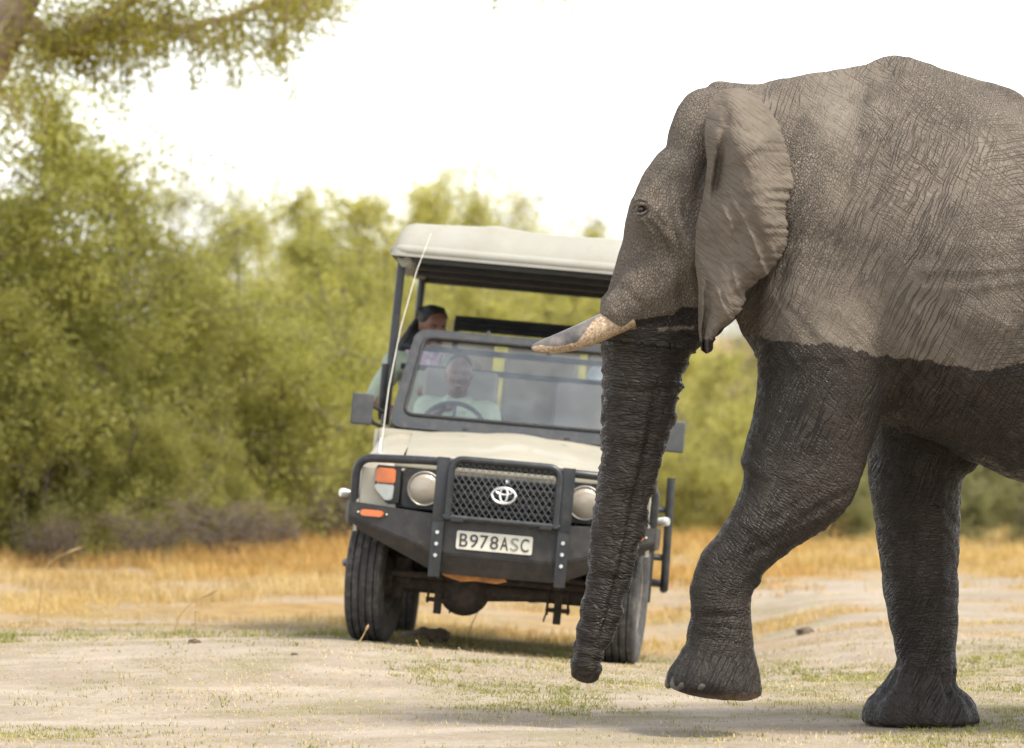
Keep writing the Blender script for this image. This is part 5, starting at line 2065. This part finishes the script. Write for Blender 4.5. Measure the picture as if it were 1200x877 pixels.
def place_bush(kind, px, d, top_py, mat, label, name='bush', sx=1.0, rot=None, group=None):
    bmx, lv, lq, h = BUSH[kind]
    x = (px - 600) / FPX * d
    z = gz(x, d)
    H = CAMZ - (top_py - HOR) / FPX * d - z
    s = H / (h * 1.02)
    r = empty(name, (x, d, z - 0.02))
    r.rotation_euler = (0, 0, random.uniform(0, 6.28) if rot is None else rot)
    r.scale = (s * sx, s * sx, s)
    tag(r, label, 'tree' if name.endswith('tree') else 'bush', group)
    if kind not in _bush_me:
        t = obj('trunk', bmx, M_BARK, r)
        c = mesh_np('crown', lv, lq, mat, r, False)
        _bush_me[kind] = (t.data, c.data)
    else:
        t = bpy.data.objects.new('trunk', _bush_me[kind][0])
        c = bpy.data.objects.new('crown', _bush_me[kind][1])
        for o in (t, c):
            COL.objects.link(o)
            o.parent = r
    c.material_slots[0].link = 'OBJECT'
    c.material_slots[0].material = mat
    return r


G1 = 'dense olive bushes behind the dry grass'
L1 = 'dense olive green bush rising behind the dry grass'
place_bush(2, 0, 47, 75, M_LEAF_OLIVE, 'tallest olive bush, right below the leaning acacia trunk', sx=1.1)
for k, px, d, ty, sx in ((0, 95, 48.5, 160, 1.0), (1, 215, 49.5, 215, 1.0), (1, 120, 46.3, 380, .8), (0, 330, 52.5, 262, 1.0), (1, 300, 50.5, 360, .8), (0, 30, 46.0, 330, .8), (2, -130, 48, 130, 1.2), (1, -300, 50, 150, 1.2), (2, -480, 50, 120, 1.3), (0, 225, 47.8, 440, .8), (1, 385, 51.5, 400, .7)):
    place_bush(k, px, d, ty, M_LEAF_OLIVE, L1, sx=sx, group=G1)
G2 = 'pale yellow green bushes behind the vehicle'
L2 = 'pale yellow green bush standing behind the safari truck'
for k, px, d, ty, sx in ((0, 405, 57, 212, 1.0), (2, 490, 58.5, 205, 1.0), (1, 575, 60, 222, 1.0), (0, 655, 60, 262, 1.0), (1, 450, 55, 300, .9), (2, 540, 56.5, 310, .85), (1, 630, 57, 330, .9), (0, 720, 59, 318, .9), (2, 350, 59, 225, 1.0), (1, 700, 63, 300, 1)):
    place_bush(k, px, d, ty, M_LEAF_YELLOW, L2, sx=sx, group=G2)
G3 = 'low bright bushes beyond the elephant'
L3 = 'low bright green bush beyond the trunk of the elephant'
for k, px, d, ty, sx in ((1, 800, 53, 425, 1.15), (0, 870, 54, 405, 1.1), (2, 945, 55, 400, 1.1), (1, 835, 50.5, 480, 1.0)):
    place_bush(k, px, d, ty, M_LEAF_YELLOW, L3, sx=sx, group=G3)
G4 = 'hazy bushes behind the elephant legs'
L4 = 'grey green bush behind the legs of the elephant'
for k, px, d, ty, sx in ((0, 1010, 56, 380, 1.1), (1, 1090, 55, 360, 1.1), (2, 1175, 54, 330, 1.0), (0, 1260, 54, 320, 1.0), (1, 1360, 54, 300, 1.1), (2, 1500, 54, 300, 1.2), (1, 1130, 49.5, 530, .8), (0, 1205, 48.5, 510, .8), (1, 965, 50.5, 500, .9), (0, 1060, 51, 530, .9)):
    place_bush(k, px, d, ty, M_LEAF_GREY, L4, sx=sx, group=G4)
M_LEAF_DEAD = leaf_mat('dead_leaves', (0.16, 0.10, 0.06), (0.24, 0.16, 0.10), (0.34, 0.25, 0.16))
for px, d, ty, sx in ((175, 45.2, 592, 1.2), (262, 45.6, 575, 1.1), (318, 46.4, 585, 1.1), (60, 44.8, 600, 1.2), (395, 49, 560, 1.0)):
    place_bush(4, px, d, ty, M_LEAF_DEAD, 'leafless brown twiggy bush at the foot of the green bushes', sx=sx, group='dead twig bushes in the dry grass')
place_bush(3, 250, 72, 178, M_LEAF_GREY, 'thin airy grey tree showing above the bushes', 'tree', .9)
place_bush(3, 655, 78, 222, M_LEAF_GREY, 'thin airy tree showing above the canvas canopy', 'tree', .8)
place_bush(3, 865, 80, 330, M_LEAF_GREY, 'pale tree seen between the ear and shoulder of the elephant', 'tree', 1.0)
place_bush(3, 565, 74, 190, M_LEAF_YELLOW, 'slender tree whose top pokes out above the pale bushes', 'tree', .6)
for b_ in BUSH:
    try:
        b_[0].free()
    except Exception:
        pass


# acacia leaning over the clearing
def build_acacia():
    D = 44.0
    rng = np.random.default_rng(5)
    A = lambda px, py, dy=0: np.array(at(px, py, D + dy)) + np.array((0, 0, 0))
    gb = A(-150, 700)
    gb[2] = gz(gb[0], D) - .15
    root = empty('acacia_tree', (gb[0], D, gb[2] + .15))
    o0 = np.array(root.location)
    tag(root, 'leaning acacia with a thick pale trunk and twigs hanging over the clearing', 'tree')
    bm = nb()
    T = spl([gb, A(-105, 420), A(-50, 170), A(10, 28), A(70, -80), A(150, -220), A(240, -360)], 26)
    R = np.interp(np.linspace(0, 1, 26), [0, .1, .5, .7, 1], [.26, .19, .155, .12, .05])
    tube(bm, [Vector(p - o0) for p in T], list(R), 12)
    limbs = []
    def limb(pts, r0, r1, n=14):
        P = spl(pts, n)
        P[1:-1] += rng.normal(size=(n - 2, 3)) * .012
        tube(bm, [Vector(p - o0) for p in P], list(np.linspace(r0, r1, n)), 8)
        limbs.append(P)
        return P
    limb([A(20, 10), A(50, 40), A(76, 57), A(100, 42), A(150, 30, .3), A(230, 30, .5), A(310, 8, .8), A(370, -10, 1)], .075, .02, 24)
    limb([A(76, 57), A(120, 20, -.3), A(190, -20, -.6), A(280, -60, -1), A(360, -70, -1.2)], .05, .015)
    limb([A(10, 28), A(-60, -60, .6), A(-160, -120, 1), A(-260, -150, 1.5)], .08, .02)
    limb([A(70, -80), A(180, -110, 1), A(320, -130, 1.5), A(470, -110, 2)], .08, .02)
    limb([A(150, -220), A(330, -230, -1), A(520, -200, -1.5), A(640, -120, -1.7)], .07, .015)
    limb([A(70, -80), A(60, -220, -1.5), A(100, -330, -3)], .07, .02)
    limb([A(240, -360), A(420, -330, 1), A(600, -230, 1.4)], .05, .015)
    limb([A(20, 10), A(-10, 60, -.8), A(0, 110, -1.2), A(30, 140, -1.4)], .03, .008)
    twigs = []
    for li, P in enumerate(limbs):
        for q in P[3:]:
            for _ in range({0: 6, 1: 5, 7: 1}.get(li, 9)):
                e = q + rng.normal(size=3) * np.array((.42, .5, .26)) + np.array((0.05, 0, -.02))
                twigs.append((q, e))
    # hanging twigs reaching down into the open sky
    hang = [(150, 30, 152, 108), (165, 30, 178, 112), (120, 40, 128, 85), (228, 25, 226, 108), (222, 28, 236, 96), (262, 20, 270, 100), (285, 10, 280, 112), (300, 8, 306, 92), (322, 0, 326, 84), (330, 0, 328, 76), (338, -5, 342, 118), (310, 5, 318, 70), (250, 25, 252, 70), (200, 28, 196, 76), (180, 25, 186, 64), (350, -10, 372, 40), (365, -12, 398, 12), (95, 45, 92, 90), (60, 45, 40, 120), (40, 30, 22, 150), (25, 30, 6, 170), (345, -10, 352, 62), (275, 15, 262, 62), (140, 32, 142, 76), (105, 42, 110, 92), (580, -120, 578, 14), (620, -120, 628, 8), (660, -110, 664, 12)]
    for x0, y0, x1, y1 in hang:
        dy = rng.uniform(-.6, 1.0)
        twigs.append((A(x0, y0, dy), A(x1, y1, dy)))
    pts = []
    for k, (a, b) in enumerate(twigs):
        L = np.linalg.norm(b - a)
        m_ = (a + b) / 2 + np.array((rng.normal() * .03, rng.normal() * .03, -.04 * L))
        P = spl([a, m_, b], 6)
        tube(bm, [Vector(p - o0) for p in P], [.009, .007, .006, .005, .004, .002], 4, cap=False)
        n = int((110 if k < len(twigs) - len(hang) else 200) * max(.5, min(L / .5, 1.4)))
        t = rng.random(n) ** .8 * 5
        i = np.minimum(t.astype(int), 4)
        f = (t - i)[:, None]
        q = P[i] * (1 - f) + P[i + 1] * f + rng.normal(size=(n, 3)) * (.085 if k < len(twigs) - len(hang) else .05)
        pts.append(q)
    obj('trunk', bm, M_BARK2, root)
    V, Q = leaves_np(np.concatenate(pts) - o0, .042, .018, rng, .3)
    mesh_np('crown', V, Q, M_LEAF_ACACIA, root, False)
    return root


build_acacia()


# ---- grass
def blade_mat(name, c0, c1, c2, trans=0.35):
    return leaf_mat(name, c0, c1, c2, trans)


M_DRY = blade_mat('dry_grass_blades', (0.38, 0.235, 0.080), (0.50, 0.335, 0.125), (0.58, 0.435, 0.20))
M_RUSTG = blade_mat('russet_grass_blades', (0.27, 0.135, 0.038), (0.42, 0.235, 0.068), (0.52, 0.335, 0.12))
M_GREEN = blade_mat('green_grass_blades', (0.13, 0.15, 0.035), (0.21, 0.22, 0.055), (0.32, 0.29, 0.10))
M_STRAW = blade_mat('straw_litter', (0.34, 0.22, 0.10), (0.50, 0.36, 0.18), (0.62, 0.50, 0.30))


def blades(P, h, w, rng, lean=0.35, curve=True):
    n = len(P)
    a = rng.uniform(0, 2 * pi, n)
    l = np.abs(rng.normal(0, lean, n))
    hd = np.stack([np.cos(a), np.sin(a), 0 * a], 1)
    b = a + pi / 2 + rng.normal(0, .6, n)
    sd = np.stack([np.cos(b), np.sin(b), 0 * a], 1) * (w * rng.uniform(.6, 1.4, n))[:, None] * .5
    up = np.array((0, 0, 1.0))
    m1 = P + (hd * (l * .35)[:, None] + up * .55) * h[:, None]
    tp = P + (hd * l[:, None] + up * (1 - .25 * l)[:, None]) * h[:, None]
    V = np.stack([P - sd, P + sd, m1 + sd * .7, m1 - sd * .7, tp], 1).reshape(-1, 3)
    i = np.arange(n)[:, None] * 5
    T = np.concatenate([i + np.array([[0, 1, 2]]), i + np.array([[0, 2, 3]]), i + np.array([[3, 2, 4]])])
    return V, T


def scatter(n, x0, x1, y0, y1, rng, dens):
    x = rng.uniform(x0, x1, n)
    y = rng.uniform(y0, y1, n)
    k = rng.random(n) < dens(x, y)
    x, y = x[k], y[k]
    return x, y


def nz(x, y, s, o=0.0):
    return fbm(np.stack([x * s + o, y * s + o * 2, 0 * x], 1), 3)


def grass(name, label, mat, n, x0, x1, y0, y1, dens, hgt, w, lean, seed, tuft=6, tr=.035):
    rng = np.random.default_rng(seed)
    x, y = scatter(n, x0, x1, y0, y1, rng, dens)
    k = len(x)
    x = np.repeat(x, tuft) + rng.normal(0, tr, k * tuft)
    y = np.repeat(y, tuft) + rng.normal(0, tr, k * tuft)
    z = ground_h(x, y) - .006
    h = hgt(x, y) * rng.uniform(.45, 1.25, len(x)) * np.repeat(rng.uniform(.6, 1.25, k), tuft)
    V, T = blades(np.stack([x, y, z], 1), h, w, rng, lean)
    o = mesh_np(name, V, T, mat, None, False)
    tag(o, label, 'grass', None, 'stuff')
    return o


def car_clear(x, y):
    """1 away from the vehicle's tyres"""
    return 1.0 - ((np.abs(y - 32.75) < .45) & ((np.abs(x + .82) < .17) | (np.abs(x - .61) < .17)))


halfw = lambda y: 0.098 * y + 0.6
view = lambda x, y: (np.abs(x) < halfw(y)).astype(float)
# tall dry grass in front of the bushes
grass('dry_grass', 'golden dry grass below the bushes', M_DRY, 42000, -7.5, 7.5, 36.5, 56,
      lambda x, y: view(x, y) * straw_w(x, y) * np.clip(.55 + 1.5 * nz(x, y, .8), 0, 1),
      lambda x, y: .05 + .09 * sstep(y, 39, 46) + 0.06 * nz(x, y, .9, 3), .006, .7, 21)
grass('russet_grass', 'rusty orange dry grass at the foot of the bushes', M_RUSTG, 16000, -7.5, 2.5, 40, 50,
      lambda x, y: view(x, y) * sstep(y, 40, 43) * np.clip(.35 + 1.6 * nz(x, y, .6, 11), 0, 1),
      lambda x, y: .06 + .12 * sstep(y, 41, 46), .008, .8, 22)
grass('pale_short_grass', 'pale short dry grass around and behind the vehicle', M_STRAW, 22000, -6.5, 7, 34.0, 45,
      lambda x, y: view(x, y) * (.12 + .88 * straw_w(x, y)) * np.clip(.5 + 1.4 * nz(x, y, .9, 5), 0, 1),
      lambda x, y: .04 + .07 * sstep(y, 35, 40) * (x < 1.0), .005, .7, 23)
grass('green_turf', 'short green grass in worn patches on the sand', M_GREEN, 52000, -5.5, 5.5, 23.5, 36.5,
      lambda x, y: view(x, y) * car_clear(x, y) * (1 - .85 * sstep(y, 32.8, 34.8)) * np.clip((nz(x, y * .55, .9, 2) - .02) * 2.6 + .12 * np.exp(-((y - 33.4) / .55) ** 2) * (x < -0.5) + .45 * np.exp(-((y - 27.6) / .35) ** 2) * (x > -.2) + .9 * np.exp(-((y - 26.1) / .55) ** 2) * (x > 1.3), 0.10, 1),
      lambda x, y: .016 + .014 * (nz(x, y, 1.5) > 0) + .03 * np.exp(-((y - 33.5) / .6) ** 2) * (x < -0.5), .0055, 1.25, 24, 7, .028)
grass('straw_litter', 'dry straw bits scattered over the sand', M_STRAW, 24000, -5, 5.2, 23.5, 36.5,
      lambda x, y: view(x, y) * car_clear(x, y) * np.clip(.5 + .9 * nz(x, y, .7, 8), 0.12, 1),
      lambda x, y: .03 + 0 * x, .004, 1.6, 25, 3, .04)
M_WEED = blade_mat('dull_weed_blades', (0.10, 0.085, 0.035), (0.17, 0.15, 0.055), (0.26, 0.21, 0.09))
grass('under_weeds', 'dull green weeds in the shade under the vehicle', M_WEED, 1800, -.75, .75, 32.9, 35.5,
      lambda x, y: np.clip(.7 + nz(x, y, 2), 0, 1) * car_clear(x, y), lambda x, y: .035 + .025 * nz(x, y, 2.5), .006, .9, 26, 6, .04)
grass('bank_grass', 'green grass edging the low bank beside the wheel', M_GREEN, 800, -4.5, -.9, 33.0, 34.4,
      lambda x, y: np.clip(-.1 + 2.2 * nz(x, y, 1.1, 6), 0, 1), lambda x, y: .05 + 0 * x, .006, .7, 27, 6, .04)

# single dry stalks, clods and leaves lying about
M_STALK = plain('dry_stalk', (0.36, 0.24, 0.11), 0.9)
M_CLOD = plain('earth_clod', (0.10, 0.07, 0.045), 0.95, var=0.4, scale=20, bump=0.8, bscale=60)


def stalk(pts, d, label, r=.006, mat=M_STALK):
    P = [at(x, y, d) for x, y in pts]
    P[0].z = gz(P[0].x, d) - .01
    r0 = empty('dry_stalk', P[0])
    tag(r0, label, 'stalk')
    bm = nb()
    Q = spl([tuple(p - P[0]) for p in P], 10)
    tube(bm, [Vector(q) for q in Q], list(np.linspace(r, r * .35, 10)), 6)
    obj('stem', bm, mat, r0)
    bm = nb()
    e = Vector(Q[-1])
    f = Vector(Q[-3])
    tube(bm, [f, (e + f) / 2, e, e + (e - f) * .4], [.003, .008, .007, .001], 6)
    obj('seed_head', bm, mat, r0)


stalk([(203, 735), (215, 715), (250, 694)], 33.8, 'bent brown stalk leaning out of the grass bank')
stalk([(230, 736), (229, 722), (230, 716)], 34.0, 'short upright brown stalk with a dark head', .007)
stalk([(44, 700), (55, 665), (92, 643)], 37, 'arching pale grass stem in front of the bushes', .005)
stalk([(418, 760), (424, 748), (431, 734)], 31.9, 'forked straw stalk against the front tyre', .006)
stalk([(492, 768), (491, 757), (488, 751)], 31.6, 'broken straw stub beside the front tyre', .006)
stalk([(545, 745), (556, 725), (572, 700)], 33.6, 'thin leaning straw under the truck', .004)


def clod(px, py, size, label, seed):
    d = CAMZ * FPX / (py - HOR)
    x = (px - 600) / FPX * d
    rng = random.Random(seed)
    bm = nb()
    bmesh.ops.create_icosphere(bm, subdivisions=3, radius=1)
    for v in bm.verts:
        k = 1 + .35 * mnoise.noise(v.co * 1.7 + Vector((seed, 0, 0))) + .18 * mnoise.noise(v.co * 5)
        v.co = Vector((v.co.x * size * k * 1.3, v.co.y * size * k, v.co.z * size * .62 * k))
    o = obj('clod', bm, M_CLOD, None)
    o.location = (x, d, gz(x, d) + size * .2)
    tag(o, label, 'clod')


clod(228, 779, .028, 'dark clod of dung lying among green grass tufts', 1)
clod(345, 791, .014, 'tiny dark clod on bare pale sand', 2)
clod(943, 733, .05, 'dark lump on the sandy path behind the elephant', 3)
clod(540, 808, .014, 'small dark crumb on the sand between grass patches', 4)
# earth mound between the wheels
bm = nb()
bmesh.ops.create_icosphere(bm, subdivisions=4, radius=1)
for v in bm.verts:
    k = 1 + .35 * mnoise.noise(v.co * 1.5) + .2 * mnoise.noise(v.co * 4) + .1 * mnoise.noise(v.co * 9)
    v.co = Vector((v.co.x * .16 * k, v.co.y * .2 * k, v.co.z * .075 * k))
o = obj('earth_mound', bm, M_CLOD, None)
o.location = (-.50, 33.9, gz(-.50, 33.9) + .005)
tag(o, 'dark earth mound behind the front wheel', 'mound')
